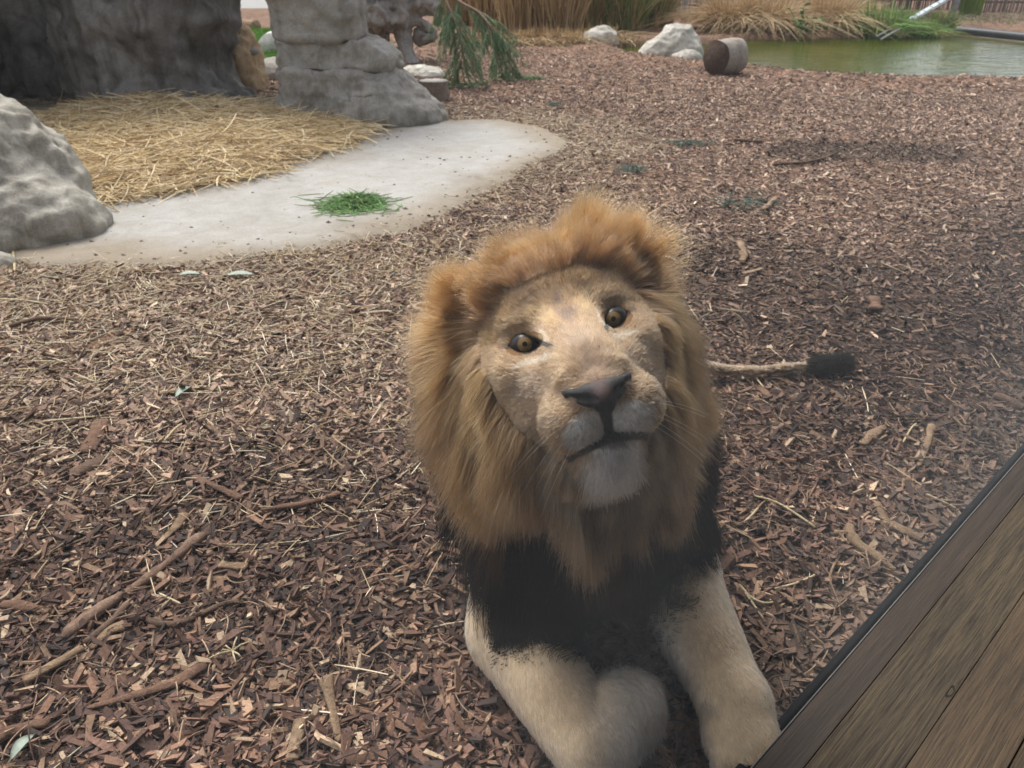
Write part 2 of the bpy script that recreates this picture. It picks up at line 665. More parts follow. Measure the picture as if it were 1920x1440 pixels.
_a.data.foreach_set('color', np.concatenate([1 - _e * np.array([.30, .40, .52]), np.ones((len(_v), 1))], 1).astype(np.float32).ravel())
tag(pad, 'pale concrete pad in front of the rock shelter', kind='structure')

m, t, out = mat_new('pond_water')
tc = N(t, 'ShaderNodeTexCoord')
mp = N(t, 'ShaderNodeMapping'); mp.inputs['Scale'].default_value = (1, 2.4, 1); mp.inputs['Rotation'].default_value = (0, 0, .35)
t.links.new(tc.outputs['Object'], mp.inputs[0])
wv = noise(t, 2.6, 4, .55, mp.outputs[0], .6)
n1 = noise(t, .5, 3, .5, tc.outputs['Object'])
c = ramp(t, n1, [(.35, (.030, .050, .004)), (.65, (.072, .084, .006))])
p = principled(t, out, c, .06, bump(t, wv, .28, .06), .5)
p.inputs['IOR'].default_value = 1.33
tag(sheet('pond_water', POND * [1, 1, 0] + [0, 0, 0], .12, -.05, m, edge=.3, thick=0, noise_amp=0), 'murky green pond', kind='structure')

# ------------------------------------------------------------------ viewing window and timber floor on the visitors' side
def on_line(s, off, z):
    return LINE_A + LDIR * s + LNRM * off + np.array([0, 0, z - .10])


def slab(name, s0, s1, o0, o1, z0, z1, mat, parent=None, bev=.003):
    """A board along the window line, with eased long edges."""
    prof = [(o0, z0), (o0, z1 - bev), (o0 + bev, z1), (o1 - bev, z1), (o1, z1 - bev), (o1, z0)]
    ns = max(2, int((s1 - s0) / .5) + 1)
    V = np.array([on_line(s, o, z) for s in np.linspace(s0, s1, ns) for o, z in prof])
    k = len(prof)
    q = [(i * k + j, i * k + (j + 1) % k, (i + 1) * k + (j + 1) % k, (i + 1) * k + j) for i in range(ns - 1) for j in range(k)]
    caps = np.array([tuple(range(k))[::-1], tuple((ns - 1) * k + j for j in range(k))])
    o = mesh_np(name, V, [np.array(q)[:, ::-1], caps], mat, smooth=False)
    if parent is not None:
        child(o, parent)
    return o


def wood_mat(name, c0, c1, grain=1.0, rough=.55):
    m, t, out = mat_new(name)
    tc = N(t, 'ShaderNodeTexCoord')
    mp = N(t, 'ShaderNodeMapping')
    mp.inputs['Rotation'].default_value = (0, 0, -math.atan2(LDIR[1], LDIR[0]))
    mp.vector_type = 'POINT'
    t.links.new(tc.outputs['Object'], mp.inputs[0])
    m2 = N(t, 'ShaderNodeMapping'); m2.inputs['Scale'].default_value = (1.6, 60, 20)
    t.links.new(mp.outputs[0], m2.inputs[0])
    m3 = N(t, 'ShaderNodeMapping'); m3.inputs['Scale'].default_value = (9, 330, 60)
    t.links.new(mp.outputs[0], m3.inputs[0])
    g1 = noise(t, 1.0, 5, .65, m2.outputs[0], .8)
    g2 = noise(t, 1.0, 4, .7, m3.outputs[0], .3)
    g3 = noise(t, 3.0, 3, .5, mp.outputs[0])
    c = ramp(t, g1, [(.30, c0), (.62, c1)])
    c = mix(t, .75 * grain, c, ramp(t, g2, [(.38, (.30, .28, .25)), (.5, (1, 1, 1)), (.66, (1.7, 1.6, 1.45))]), 'MULTIPLY')
    c = mix(t, .5, c, ramp(t, g3, [(.3, (.7, .7, .7)), (.7, (1.2, 1.2, 1.2))]), 'MULTIPLY')
    principled(t, out, c, rough, bump(t, g2, .35 * grain, .004, bump(t, g1, .15, .004)), .35)
    return m


o2 = line_off(ray_z(1507, 1440, .1)); o3 = line_off(ray_z(1744, 1372, .1))
GAP = line_off(ray_z(1412, 1440, .1))
deck = empty('timber_floor', tuple(on_line(.3, -.3, .0)), 'weathered timber boards of the visitors\' floor along the foot of the viewing window', 'floor')
tag(deck, kind='thing')
W1 = wood_mat('board_dark', (.022, .0145, .0095), (.043, .029, .0185), .7)
W2 = wood_mat('board_grey', (.028, .0205, .0115), (.064, .047, .0265), 1.2, .7)
W3 = wood_mat('board_red', (.036, .0235, .0125), (.072, .047, .0245), .9)
bw = o2 - o3
pb = slab('plank', -4, 6, o2 + .0006, GAP, .055, .100, W1, deck, .001)
pb['label'] = 'smooth dark brown edge board'
pb = slab('plank', -4, 6, o3 + .0004, o2 - .0006, .055, .1012, W2, deck, .001)
pb['label'] = 'rough grey brown board with open grain'
pb = slab('plank', -4, 6, o3 - bw, o3 - .0004, .055, .1008, W3, deck, .0008)
pb['label'] = 'reddish brown board'
for k in range(1, 6):
    slab('plank', -4, 6, o3 - bw * (k + 1), o3 - bw * k - .002, .055, .100 + .001 * (k % 2), [W1, W3, W2][k % 3], deck)
mt_al = mat_plain('dull_aluminium', (.13, .13, .128), .4, .5, 40, .1, .05)
slab('edge_trim', -4, 6, GAP + .0005, GAP + .0035, .05, .1012, mt_al, deck, .001)
# a knot hole in the grey board
kn = ray_z(1783, 1297, .1016)
th = np.linspace(0, 2 * math.pi, 15)[:-1]
kr = np.array([kn + LDIR * (math.cos(a) * .017 * (1 + .3 * math.sin(3 * a))) + LNRM * math.sin(a) * .0065 * (1 + .3 * math.cos(2 * a)) for a in th])
ko = mesh_np('knot', np.concatenate([kr + [0, 0, .0004], kr * .0 + kn + (kr - kn) * .5 + [0, 0, -.0006]]),
             [np.array([(i, (i + 1) % 14, 14 + (i + 1) % 14, 14 + i) for i in range(14)]), np.array([list(range(14, 28))])],
             mat_plain('knot_wood', (.012, .009, .007), .8))
child(ko, deck)

win = empty('viewing_window', tuple(on_line(.5, .01, .0)), 'tall clear glass viewing window standing in a black channel between lion and floor boards', 'window')
gap_m = mat_plain('gap_black', (.003, .003, .0035), .8, .1, 60, .3, .1)
slab('gap_shade', -4, 6, GAP + .004, .011, -.05, .074, gap_m, win, .002)  # near-black strip paints the shade down in the channel gap
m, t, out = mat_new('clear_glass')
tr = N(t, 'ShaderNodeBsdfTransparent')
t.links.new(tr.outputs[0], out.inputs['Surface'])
vs = N(t, 'ShaderNodeVolumeScatter', i_Density=1.3)       # haze added in place of pane reflections: a faint veil, thicker at a slant
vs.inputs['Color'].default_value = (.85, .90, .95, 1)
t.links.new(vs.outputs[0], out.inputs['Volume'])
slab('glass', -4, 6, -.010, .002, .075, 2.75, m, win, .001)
frm = mat_plain('dark_steel', (.03, .03, .032), .5, .4)
slab('head_rail', -4, 6, -.03, .03, 2.753, 2.855, frm, win)

# the shelter over the visitors: roof with eaves past the glass, back wall
sh = empty('viewing_shelter', tuple(on_line(1, -2.6, .0)), 'timber roof and back wall of the visitors\' shelter behind the window', 'shelter')
rw = mat_plain('stained_timber', (.09, .06, .04), .8)
slab('roof', -5, 8, -3.2, .12, 2.86, 2.98, rw, sh)
slab('back_wall', -4, 6, -3.0, -2.9, -.05, 2.855, rw, sh)
slab('floor_slab', -4, 6, -2.9, o3 - bw * 6 - .003, -.04, .098, mat_plain('grey_screed', (.16, .155, .15), .8), sh)

# ------------------------------------------------------------------ mulch chips
def chips(name, n, ylo, yhi, smin, smax, sides, label, seed, dens=None):
    rng = np.random.default_rng(seed)
    P = np.zeros((0, 3))
    hw_ = .70
    while len(P) < n:
        y = ylo + (yhi - ylo) * rng.random(n * 2)
        x = (rng.random(n * 2) * 2 - 1) * (yhi * hw_ + .8)
        q = np.stack([x, y, 0 * x], -1)
        k = (np.abs(x + .3) < y * hw_ + .95) & (line_off(q) > .018) & (poly_sd(q, PAD) + .09 * vnoise(q, 3.5, 80) > -.16 * rng.random(n * 2) ** 3) & (poly_sd(q, POND) > .04)
        if dens is not None:
            k &= rng.random(n * 2) < dens(q)
        P = np.concatenate([P, q[k]])
    P = P[:n]
    P[:, 2] = hgt(P[:, 0], P[:, 1])
    a = rng.random(n) * 2 * math.pi
    ln = smin + (smax - smin) * rng.random(n) ** 2.6
    wd = np.minimum(ln * (.22 + .38 * rng.random(n)), .02)
    th = .002 + .0035 * rng.random(n)
    tl, rl = rng.normal(size=n) * .28, rng.normal(size=n) * .38
    ex = np.stack([np.cos(a) * np.cos(tl), np.sin(a) * np.cos(tl), np.sin(tl)], -1)
    ey = np.stack([-np.sin(a) * np.cos(rl), np.cos(a) * np.cos(rl), np.sin(rl)], -1)
    ez = norm(np.cross(ex, ey))
    c = P + np.array([0, 0, 1]) * (th * .5 + np.abs(np.sin(tl)) * ln * .32 + .006 * rng.random(n) - .001)[:, None]
    s1, s2 = .25 + .75 * rng.random(n), .1 + .9 * rng.random(n)
    k1, k2 = rng.normal(size=n) * .28, rng.normal(size=n) * .28
    def pt(u, v, wz):
        return c + ex * (u * ln * .5)[:, None] + ey * (v * wd * .5)[:, None] + ez * (wz * th)[:, None]
    top = [pt(-1 + 0 * a, -s1 + k1, .5 + 0 * a), pt(1 + k2 * .6, -s2, .5 + k1), pt(1 - k2 * .6, s2 + k2, .5 - k2), pt(-1 + k1, s1, .5 + 0 * a)]
    bot = [p - ez * (th * 1.3)[:, None] for p in top]
    V = np.stack(top + bot, 1).reshape(-1, 3)
    fac = [(0, 1, 2, 3)] + ([(0, 4, 5, 1), (2, 6, 7, 3)] if sides == 2 else [(0, 4, 5, 1), (1, 5, 6, 2), (2, 6, 7, 3), (3, 7, 4, 0)])
    Q = (np.arange(n)[:, None, None] * 8 + np.array(fac)[None]).reshape(-1, 4)
    d, w_, st = dry(P), mulch_dark(P), strawy(P)
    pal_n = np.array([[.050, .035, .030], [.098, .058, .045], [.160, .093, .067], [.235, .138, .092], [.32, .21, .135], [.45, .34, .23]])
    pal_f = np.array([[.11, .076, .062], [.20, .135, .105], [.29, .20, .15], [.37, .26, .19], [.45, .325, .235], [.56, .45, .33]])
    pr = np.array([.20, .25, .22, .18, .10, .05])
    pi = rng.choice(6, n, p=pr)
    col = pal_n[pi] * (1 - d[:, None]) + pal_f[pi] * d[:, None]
    tan_ = rng.random(n) < st * .55
    col[tan_] = col[tan_] * .35 + np.array([.34, .275, .195]) * .65
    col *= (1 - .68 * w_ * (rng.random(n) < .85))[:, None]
    nl = sstep(.35, .02, line_off(P))[:, None] * .5
    col = col * (1 - nl) + np.array([.14, .105, .075]) * nl
    col *= (.75 + .5 * rng.random((n, 1)))
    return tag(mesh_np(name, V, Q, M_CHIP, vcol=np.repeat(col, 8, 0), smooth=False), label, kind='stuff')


m, t, out = mat_new('bark_chip')
a = N(t, 'ShaderNodeAttribute', attribute_name='col')
tc = N(t, 'ShaderNodeTexCoord')
n1 = noise(t, 160, 4, .7, tc.outputs['Object'])
c = mix(t, 1.0, a.outputs['Color'], ramp(t, n1, [(.3, (.62, .6, .6)), (.7, (1.3, 1.3, 1.3))]), 'MULTIPLY')
principled(t, out, c, .8, bump(t, n1, .5, .003), .25)
M_CHIP = m


def shreds(name, n, ylo, yhi, label, seed):
    def wh(rng, k):
        P = np.zeros((0, 3))
        while len(P) < k:
            y = ylo + (yhi - ylo) * rng.random(k * 3)
            x = (rng.random(k * 3) * 2 - 1) * (yhi * .7 + .5)
            q = np.stack([x, y, 0 * x], -1)
            P = np.concatenate([P, q[(np.abs(x) < y * .7 + .4) & (line_off(q) > .03) & (poly_sd(q, PAD) > -.02) & (poly_sd(q, POND) > .1)]])
        return P[:k]
    return straws(name, n, wh, .015, .085, .0013, label, seed,
                  [(.075, .048, .038), (.12, .078, .055), (.17, .11, .075), (.25, .165, .11), (.05, .035, .03), (.34, .24, .16)], .016, .18, .5, None, M_CHIP)


chips('mulch', 50000, .62, 2.3, .010, .066, 4, 'dark brown bark and wood chips around the lion', 1, lambda q: .30 + .70 * sstep(-.35, .3, vnoise(q, 1.6, 81) + .6 * vnoise(q, 4.5, 82)))
chips('mulch', 58000, 2.3, 4.6, .012, .055, 2, 'bark chips between the lion and the pad', 2, lambda q: .35 + .65 * sstep(-.35, .3, vnoise(q, 1.1, 83) + .6 * vnoise(q, 3.5, 84)))
chips('mulch', 60000, 4.6, 9.0, .02, .060, 2, 'bleached bark chips towards the pond', 3)
chips('mulch', 30000, 9.0, 16.0, .03, .08, 2, 'bark chips on the far ground', 4, lambda q: sstep(17, 9, q[:, 1]))

# ------------------------------------------------------------------ loose straw
def straws(name, n, where, lmin, lmax, rad, label, seed, cols, lift=.012, tilt=.12, bend=.12, zf=None, mat=None):
    rng = np.random.default_rng(seed)
    P = where(rng, n)
    n = len(P)
    z0 = hgt(P[:, 0], P[:, 1]) if zf is None else zf(P)
    a = rng.random(n) * 2 * math.pi
    tl = rng.normal(size=n) * tilt
    L = lmin + (lmax - lmin) * rng.random(n) ** 1.6
    d = np.stack([np.cos(a) * np.cos(tl), np.sin(a) * np.cos(tl), np.sin(tl)], -1)
    sd = np.stack([-np.sin(a), np.cos(a), 0 * a], -1)
    u = np.linspace(-.5, .5, 5)
    b1, b2 = rng.normal(size=n) * bend, np.abs(rng.normal(size=n)) * bend * .6
    pts = P[:, None] * [1, 1, 0] + d[:, None] * (u[None] * L[:, None])[..., None] \
        + sd[:, None] * ((u[None] ** 2) * (b1 * L)[:, None])[..., None]
    pts[..., 2] += z0[:, None] + (lift * rng.random(n) + .006)[:, None] - (u[None] ** 2) * (b2 * L)[:, None] + (np.abs(np.sin(tl)) * L * .45)[:, None]
    ci = rng.integers(0, len(cols), n)
    col = np.asarray(cols)[ci] * (.75 + .45 * rng.random((n, 1)))
    r = rad * (.6 + .7 * rng.random((n, 1))) * np.array([[.8, 1, 1, 1, .6]])
    return tag(curves_obj(name, pts, r, mat or M_STRAW, col), label, kind='stuff')


m, t, out = mat_new('straw')
a = N(t, 'ShaderNodeAttribute', attribute_name='col')
principled(t, out, a.outputs['Color'], .55, None, .3)
M_STRAW = m
SC = [(.50, .41, .25), (.60, .51, .35), (.40, .30, .17), (.68, .61, .46), (.34, .25, .14)]


def w_scatter(rng, n):
    P = np.zeros((0, 3))
    while len(P) < n:
        y = .7 + 8.5 * rng.random(n * 3)
        x = (rng.random(n * 3) * 2 - 1) * 6
        q = np.stack([x, y, 0 * x], -1)
        left = sstep(.35, -.3, x / np.maximum(y, .5)) * sstep(1.2, 2.2, y) * sstep(4.5, 3.0, y)
        dn = .02 + 1.0 * strawy(q) + .55 * left
        k = (np.abs(x) < y * .7 + .3) & (line_off(q) > .05) & (poly_sd(q, PAD) > -.30 * rng.random(n * 3) ** 2) & (poly_sd(q, POND) > .3) & (rng.random(n * 3) < dn)
        P = np.concatenate([P, q[k]])
    return P[:n]


straws('straw_litter', 12500, w_scatter, .015, .15, .0013, 'pale straw stalks strewn over the mulch', 11, SC, .012, .12, .07)


def bedz(P):
    s = poly_sd(P, BED)
    return .018 + .075 * sstep(.0, -.75, s) * (1 + .5 * vnoise(P, 2.2, 90)) + .03 * sstep(.05, -.2, s)


def w_bed(rng, n):
    lo, hi = BED.min(0), BED.max(0)
    P = np.zeros((0, 3))
    while len(P) < n:
        q = np.stack([lo[0] - .3 + (hi[0] - lo[0] + .6) * rng.random(n), lo[1] - .3 + (hi[1] - lo[1] + .6) * rng.random(n), np.zeros(n)], -1)
        s = poly_sd(q, BED) + .22 * vnoise(q, 2.4, 91)
        P = np.concatenate([P, q[rng.random(n) < sstep(.25, -.15, s)]])
    return P[:n]


xs = np.arange(BED[:, 0].min() - .1, BED[:, 0].max() + .1, .05); ys = np.arange(BED[:, 1].min() - .1, BED[:, 1].max() + .1, .05)
A, B = np.meshgrid(xs, ys, indexing='ij'); PP = np.stack([A, B, 0 * A], -1)
Z = bedz(PP) - .012 - .05 * sstep(-.1, .05, poly_sd(PP, BED))
ii = np.arange(A.size).reshape(A.shape)
q = np.stack([ii[:-1, :-1], ii[1:, :-1], ii[1:, 1:], ii[:-1, 1:]], -1).reshape(-1, 4)
q = q[poly_sd(PP, BED).reshape(-1)[q].max(1) < .02]
V = np.stack([A, B, Z], -1).reshape(-1, 3); us = np.unique(q); rm = np.full(len(V), -1); rm[us] = np.arange(len(us))
bb = mesh_np('straw_bed', V[us], rm[q], mat_plain('matted_straw', (.30, .20, .09), .9, .1, 30, .5, .6))
tag(bb, 'thick bed of golden straw inside the rock shelter', kind='stuff')
so = straws('straw_stalks', 22000, w_bed, .10, .50, .0030, 'golden straw', 12, [(.62, .48, .26), (.72, .58, .35), (.48, .35, .18), (.80, .68, .46), (.36, .25, .13)], .035, .11, .25, bedz)
child(so, bb); del so['label']
so['kind'] = 'stuff'

shreds('bark_shreds', 6500, .65, 2.6, 'thin shredded bark fibres in the near mulch', 21)
shreds('bark_shreds', 4500, 2.6, 6.0, 'thin shredded bark fibres farther out', 22)
# ------------------------------------------------------------------ rocks
def rock_mat(name, c0, c1, c2, scale=1.0, stain=.5, bumps=.6):
    m, t, out = mat_new(name)
    tc = N(t, 'ShaderNodeTexCoord')
    g = N(t, 'ShaderNodeNewGeometry')
    o = tc.outputs['Object']
    n1 = noise(t, 1.6 * scale, 6, .65, o, .6)
    n2 = noise(t, 9 * scale, 8, .7, o, .4)
    n3 = noise(t, 70 * scale, 5, .7, o)
    c = ramp(t, n1, [(.30, c0), (.52, c1), (.75, c2)])
    c = mix(t, .75, c, ramp(t, n2, [(.28, (.55, .53, .50)), (.5, (1, 1, 1)), (.75, (1.25, 1.24, 1.2))]), 'MULTIPLY')
    c = mix(t, .6, c, ramp(t, n3, [(.3, (.6, .6, .6)), (.55, (1, 1, 1)), (.8, (1.3, 1.3, 1.3))]), 'MULTIPLY')
    # dark weather streaks running down
    mp = N(t, 'ShaderNodeMapping'); mp.inputs['Scale'].default_value = (3.5, 3.5, .5)
    t.links.new(o, mp.inputs[0])
    st = noise(t, 1.3 * scale, 5, .6, mp.outputs[0], .5)
    c = mix(t, stain, c, ramp(t, st, [(.38, (.38, .35, .31)), (.55, (1, 1, 1))]), 'MULTIPLY')
    principled(t, out, c, .9, bump(t, n3, .6 * bumps, .012, bump(t, n2, bumps, .03)), .2)
    return m


R_GREY = rock_mat('grey_rock', (.235, .220, .192), (.335, .318, .285), (.41, .395, .36))
R_CAVE = rock_mat('cave_rock', (.15, .142, .132), (.26, .25, .238), (.37, .36, .34), 1.0, .8)
R_WARM = rock_mat('warm_rock', (.29, .27, .225), (.41, .39, .34), (.48, .455, .39), 1.3, .5)
R_ORNG = rock_mat('sandy_rock', (.34, .22, .12), (.46, .34, .21), (.42, .37, .29), 1.2, .35)
R_PALE = rock_mat('pale_rock', (.36, .335, .29), (.50, .475, .42), (.58, .56, .52), 1.5, .25)


def rock(name, build, lo, hi, step, mat, amp=.03, fr=2.5, seed=0, parent=None, fine=.3, cracks=None, ridge=0):
    """A rock from implicit solids, roughened by noise along its normals; cracks are polylines cut into it."""
    f = Field(*[np.arange(a, b + step, step) for a, b in zip(lo, hi)])
    build(f)
    for cr in (cracks or []):
        pts = [np.asarray(p, float) for p in cr[0]]
        f.chain(pts, [cr[1]] * len(pts), cr[1] * .7, cut=True)
    V, Q = f.polygonise()
    V = relax(V, Q, 1, .5)
    nr = np.zeros_like(V)
    fn = np.cross(V[Q[:, 2]] - V[Q[:, 0]], V[Q[:, 3]] - V[Q[:, 1]])
    for k in range(4):
        np.add.at(nr, Q[:, k], fn)
    nr = norm(nr)
    d = amp * fbm(V, fr, 4, seed) + amp * fine * fbm(V, fr * 5, 3, seed + 5)
    if ridge:
        d = d + ridge * fbm(V, fr * 1.7, 3, seed + 9, ridge=True)
    V = V + nr * d[:, None]
    o = mesh_np(name, V, Q, mat)
    if parent is not None:
        child(o, parent)
    return o


def snap(px_list, y):
    return [ray_y(a, b, y) for a, b in px_list]


# shelter of artificial rock: back wall, side wall, roof
shel = empty('rock_shelter', (-3.4, 7.6, 0), 'big dark grey rock shelter with a hollow behind the straw bed', 'rock shelter')


def bw_(f):
    f.ell((-3.66, 8.55, .9), (.84, .80, 1.9), .2)
    f.ell((-3.42, 8.35, .0), (.74, .72, .33), .2)
    f.ell((-4.9, 9.5, .8), (1.5, .8, 2.1), .3)
    f.ell((-6.2, 8.3, .8), (.95, 1.6, 2.0), .3)
    f.ell((-5.95, 6.9, .6), (.75, .9, 1.9), .3)


crk = [(snap([(262, 60), (285, 95), (305, 140), (312, 175)], 7.80), .030), (snap([(352, 20), (366, 60), (356, 110)], 7.86), .022)]
rock('back_wall', bw_, (-7.4, 5.6, -.2), (-2.1, 10.6, 2.7), .038, R_CAVE, .085, 1.5, 3, shel, .45, crk, .05)
rock('roof', lambda f: (f.ell((-4.5, 9.0, 2.35), (2.7, 1.9, .62), .2), f.ell((-2.2, 8.1, 2.2), (1.0, .85, .55), .2),
                        f.ell((-5.7, 6.2, 1.75), (.9, .9, .8), .3)),
     (-7.5, 4.2, .5), (-1.0, 10.1, 3.2), .08, R_GREY, .08, 1.4, 8, shel, .35)

# the free-standing pillar: three blocks with joints between
pil = empty('rock_pillar', (-1.5, 7.6, 0), 'stacked grey rock pillar with a wide foot beside the straw bed', 'rock pillar')


def pbase(f):
    f.rbox((-1.62, 7.68, .16), (.50, .50, .36), .16, .06, .1, (0, .12))
    f.ell((-1.16, 7.48, .03), (.55, .46, .31), .10)
    f.ell((-1.30, 7.60, .14), (.42, .46, .36), .10)


def pmid(f):
    f.rbox((-1.66, 7.70, .57), (.42, .42, .20), .09, .05, .05, (-.05, .1))
    f.ell((-1.32, 7.62, .50), (.33, .38, .20), .07)


def pcol(f):
    f.rbox((-1.71, 7.72, 1.4), (.365, .38, .95), .12, .08, .08, (.02, .05))
    f.ell((-1.85, 7.80, 1.6), (.36, .4, .8), .1)


def seamed(fn, z0, z1, k=.02):
    """Cut a block flat between two levels so that its joints stay open."""
    def b(f):
        fn(f)
        P = f.pts((slice(None),) * 3)
        wob = .016 * vnoise(P, 2.2, 33) + .05 * (P[..., 0] + 1.6) * 0
        d = np.maximum(z0 + wob - P[..., 2], P[..., 2] - z1 - wob)
        f.F = np.maximum(f.F, d.astype(np.float32))
    return b


rock('block', seamed(pbase, -.2, .440), (-2.3, 6.9, -.15), (-.45, 8.4, .75), .017, R_GREY, .040, 2.2, 21, pil, .5,
     [(snap([(632, 150), (655, 180), (668, 215)], 7.16), .022), (snap([(735, 150), (775, 175), (800, 205), (812, 225)], 7.12), .016), (snap([(540, 170), (580, 178), (640, 176), (700, 190)], 7.14), .010)], .020)
rock('block', seamed(pmid, .448, .690), (-2.3, 7.0, .3), (-.8, 8.3, .9), .016, R_GREY, .034, 2.4, 22, pil, .5,
     [(snap([(642, 84), (648, 110), (646, 138)], 7.26), .020)], .018)
rock('block', seamed(pcol, .698, 2.2), (-2.4, 7.1, .55), (-1.1, 8.4, 2.3), .020, R_GREY, .045, 2.0, 23, pil, .5, None, .025)

# boulder at the left edge
tag(rock('boulder', lambda f: (f.ell((-3.20, 4.30, .20), (.80, .50, .52), .12), f.ell((-2.72, 4.10, .05), (.50, .40, .275), .075), f.ell((-3.5, 4.5, .7), (.5, .5, .7), .2)),
         (-4.3, 3.4, -.2), (-1.9, 5.3, 1.6), .018, R_WARM, .036, 2.2, 31, None, .5,
         None, .020),
    'large rounded grey boulder with a crack at its foot, cut by the left picture edge', 'boulder')
p = ray_z(8, 500)
tag(rock('stone', lambda f: f.ell((p[0] - .06, p[1], .0), (.12, .10, .075), .03), (p[0] - .3, p[1] - .25, -.12), (p[0] + .2, p[1] + .25, .2), .014, R_WARM, .012, 7, 35),
    'small grey stone at the foot of the large left boulder', 'stone')

# ------------------------------------------------------------------ gap between shelter and pillar, looking through
def at(px, py, z=0.0):
    return ray_z(px, py, z)


g1 = at(447, 172)
tag(rock('boulder', lambda f: (f.ell((g1[0], g1[1] + .45, .22), (.17, .36, .42), .06), f.ell((g1[0] + .05, g1[1] + .35, .05), (.22, .30, .18), .06)),
         (g1[0] - .6, g1[1] - .3, -.2), (g1[0] + .7, g1[1] + 1.3, .9), .035, R_ORNG, .05, 3, 41, None, .4, None, .02),
    'sandy orange boulder under a dark flat stone, in the gap beside the shelter wall', 'boulder')
g2 = ray_y(438, 60, g1[1] + .75)
tag(rock('boulder', lambda f: (f.ell((g2[0] - .14, g2[1], .95), (.22, .4, .42), .06), f.ell((g2[0] - .16, g2[1] + .1, 1.4), (.2, .36, .5), .1)),
         (g2[0] - .8, g2[1] - .6, .35), (g2[0] + .6, g2[1] + .8, 2.1), .04, R_ORNG, .06, 2.5, 42, None, .4, None, .02),
    'tall sandy boulder standing on top against the shelter wall', 'boulder')
g3 = ray_y(462, 96, g1[1] + .45)
tag(rock('stone', lambda f: f.ell(g3, (.14, .24, .05), .03), g3 - .4, g3 + .4, .025, R_CAVE, .03, 4, 43),
    'flat dark stone lying between the two sandy boulders', 'stone')
g4 = at(505, 150)
tag(rock('stone', lambda f: f.ell((g4[0], g4[1] + .35, .03), (.36, .35, .17), .05), g4 - .7, g4 + [.7, 1.0, .6], .035, R_GREY, .05, 3, 44),
    'low grey stone in front of the green lawn', 'stone')
g5 = at(500, 206)
tag(rock('stone', lambda f: f.ell((g5[0], g5[1] + .10, .0), (.42, .17, .075), .03), g5 - .7, g5 + .7, .03, R_GREY, .02, 3, 45),
    'flat grey rock ledge joining shelter and pillar behind the straw', 'stone')

lawn = np.array([at(430, 135), at(535, 135), at(620, 100), at(560, 62), at(430, 55), at(380, 90)])
lm = mat_plain('lawn_green', (.075, .17, .020), .9, .1, 8, .3, .4)
tag(sheet('lawn', lawn, .2, .03, lm, edge=.2, thick=.03), 'bright green lawn patch', kind='structure')
path = np.array([at(380, 15), at(640, 15), at(640, -6), at(380, -6)])
tag(sheet('path', path, .4, .02, mat_plain('grey_path', (.22, .22, .21), .8), edge=.2, thick=.02), 'grey path', kind='structure')


def w_lawn(rng, n):
    lo, hi = lawn.min(0), lawn.max(0)
    q = np.stack([lo[0] + (hi[0] - lo[0]) * rng.random(n * 2), lo[1] + (hi[1] - lo[1]) * rng.random(n * 2), np.zeros(n * 2)], -1)
    return q[poly_sd(q, lawn) < .05][:n]


def blades(P, h, lean, rad, cols, seed, K=5, spread=None, droop=.5, zf=None):
    """Grass or reed blades growing at P: arrays of points, radii, colours."""
    rng = np.random.default_rng(seed)
    n = len(P)
    a = rng.random(n) * 2 * math.pi if spread is None else spread
    hh = h * (.55 + .6 * rng.random(n))
    ln = np.abs(rng.normal(size=n)) * lean
    t = np.linspace(0, 1, K)
    dirx = np.stack([np.cos(a), np.sin(a), 0 * a], -1)
    pts = P[:, None] + dirx[:, None] * ((t[None] * .45 + t[None] ** 2 * .75) * (ln * hh)[:, None])[..., None]
    pts[..., 2] += (t[None] * hh[:, None]) * (1 - droop * np.minimum(ln, 1.4)[:, None] * t[None] ** 1.5 * .75)
    pts[..., 2] = np.maximum(pts[..., 2], P[:, None, 2])
    r = rad * (.6 + .7 * rng.random((n, 1))) * np.array([np.interp(t, [0, .3, 1], [.8, 1, .15])])
    ci = rng.integers(0, len(cols), n)
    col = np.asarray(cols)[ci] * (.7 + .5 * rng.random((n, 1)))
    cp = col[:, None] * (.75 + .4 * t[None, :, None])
    return pts, r, cp


M_GRASS = mat_attr('grass_blade', .6, .25)
q = w_lawn(np.random.default_rng(5), 9000)
q[:, 2] = .01
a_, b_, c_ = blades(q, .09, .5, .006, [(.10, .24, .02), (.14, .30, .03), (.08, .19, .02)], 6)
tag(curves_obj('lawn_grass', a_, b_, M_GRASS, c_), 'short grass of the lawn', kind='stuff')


def tube(name, pts, rad, mat, sides=10, parent=None, rough=.0, seed=0, flat=1.0, caps=True, vcol=None, split=None, freq=25):
    """A tube along pts with radii, roughened lengthwise; flat squashes it; returns one mesh."""
    pts = np.asarray(pts, float); n = len(pts)
    rad = np.broadcast_to(np.asarray(rad, float), (n,))
    T = norm(np.gradient(pts, axis=0))
    up = np.array([0, 0, 1.0]) if abs(T[0, 2]) < .9 else np.array([1.0, 0, 0])
    sx = norm(np.cross(T, up)); sy = norm(np.cross(sx, T))
    a = np.arange(sides) / sides * 2 * math.pi
    V = pts[:, None] + rad[:, None, None] * (np.cos(a)[None, :, None] * sx[:, None] + flat * np.sin(a)[None, :, None] * sy[:, None])
    V = V.reshape(-1, 3)
    if rough:
        ctr = np.repeat(pts, sides, 0)
        V = ctr + (V - ctr) * (1 + rough * fbm(V, freq, 3, seed))[:, None]
    q = [(i * sides + j, i * sides + (j + 1) % sides, (i + 1) * sides + (j + 1) % sides, (i + 1) * sides + j) for i in range(n - 1) for j in range(sides)]
    fl = [np.array(q)[:, ::-1]]
    if caps:
        fl.append(np.array([tuple(range(sides)), tuple((n - 1) * sides + j for j in range(sides))[::-1]]))
    o = mesh_np(name, V, fl, mat)
    if parent is not None:
        child(o, parent)
    return o


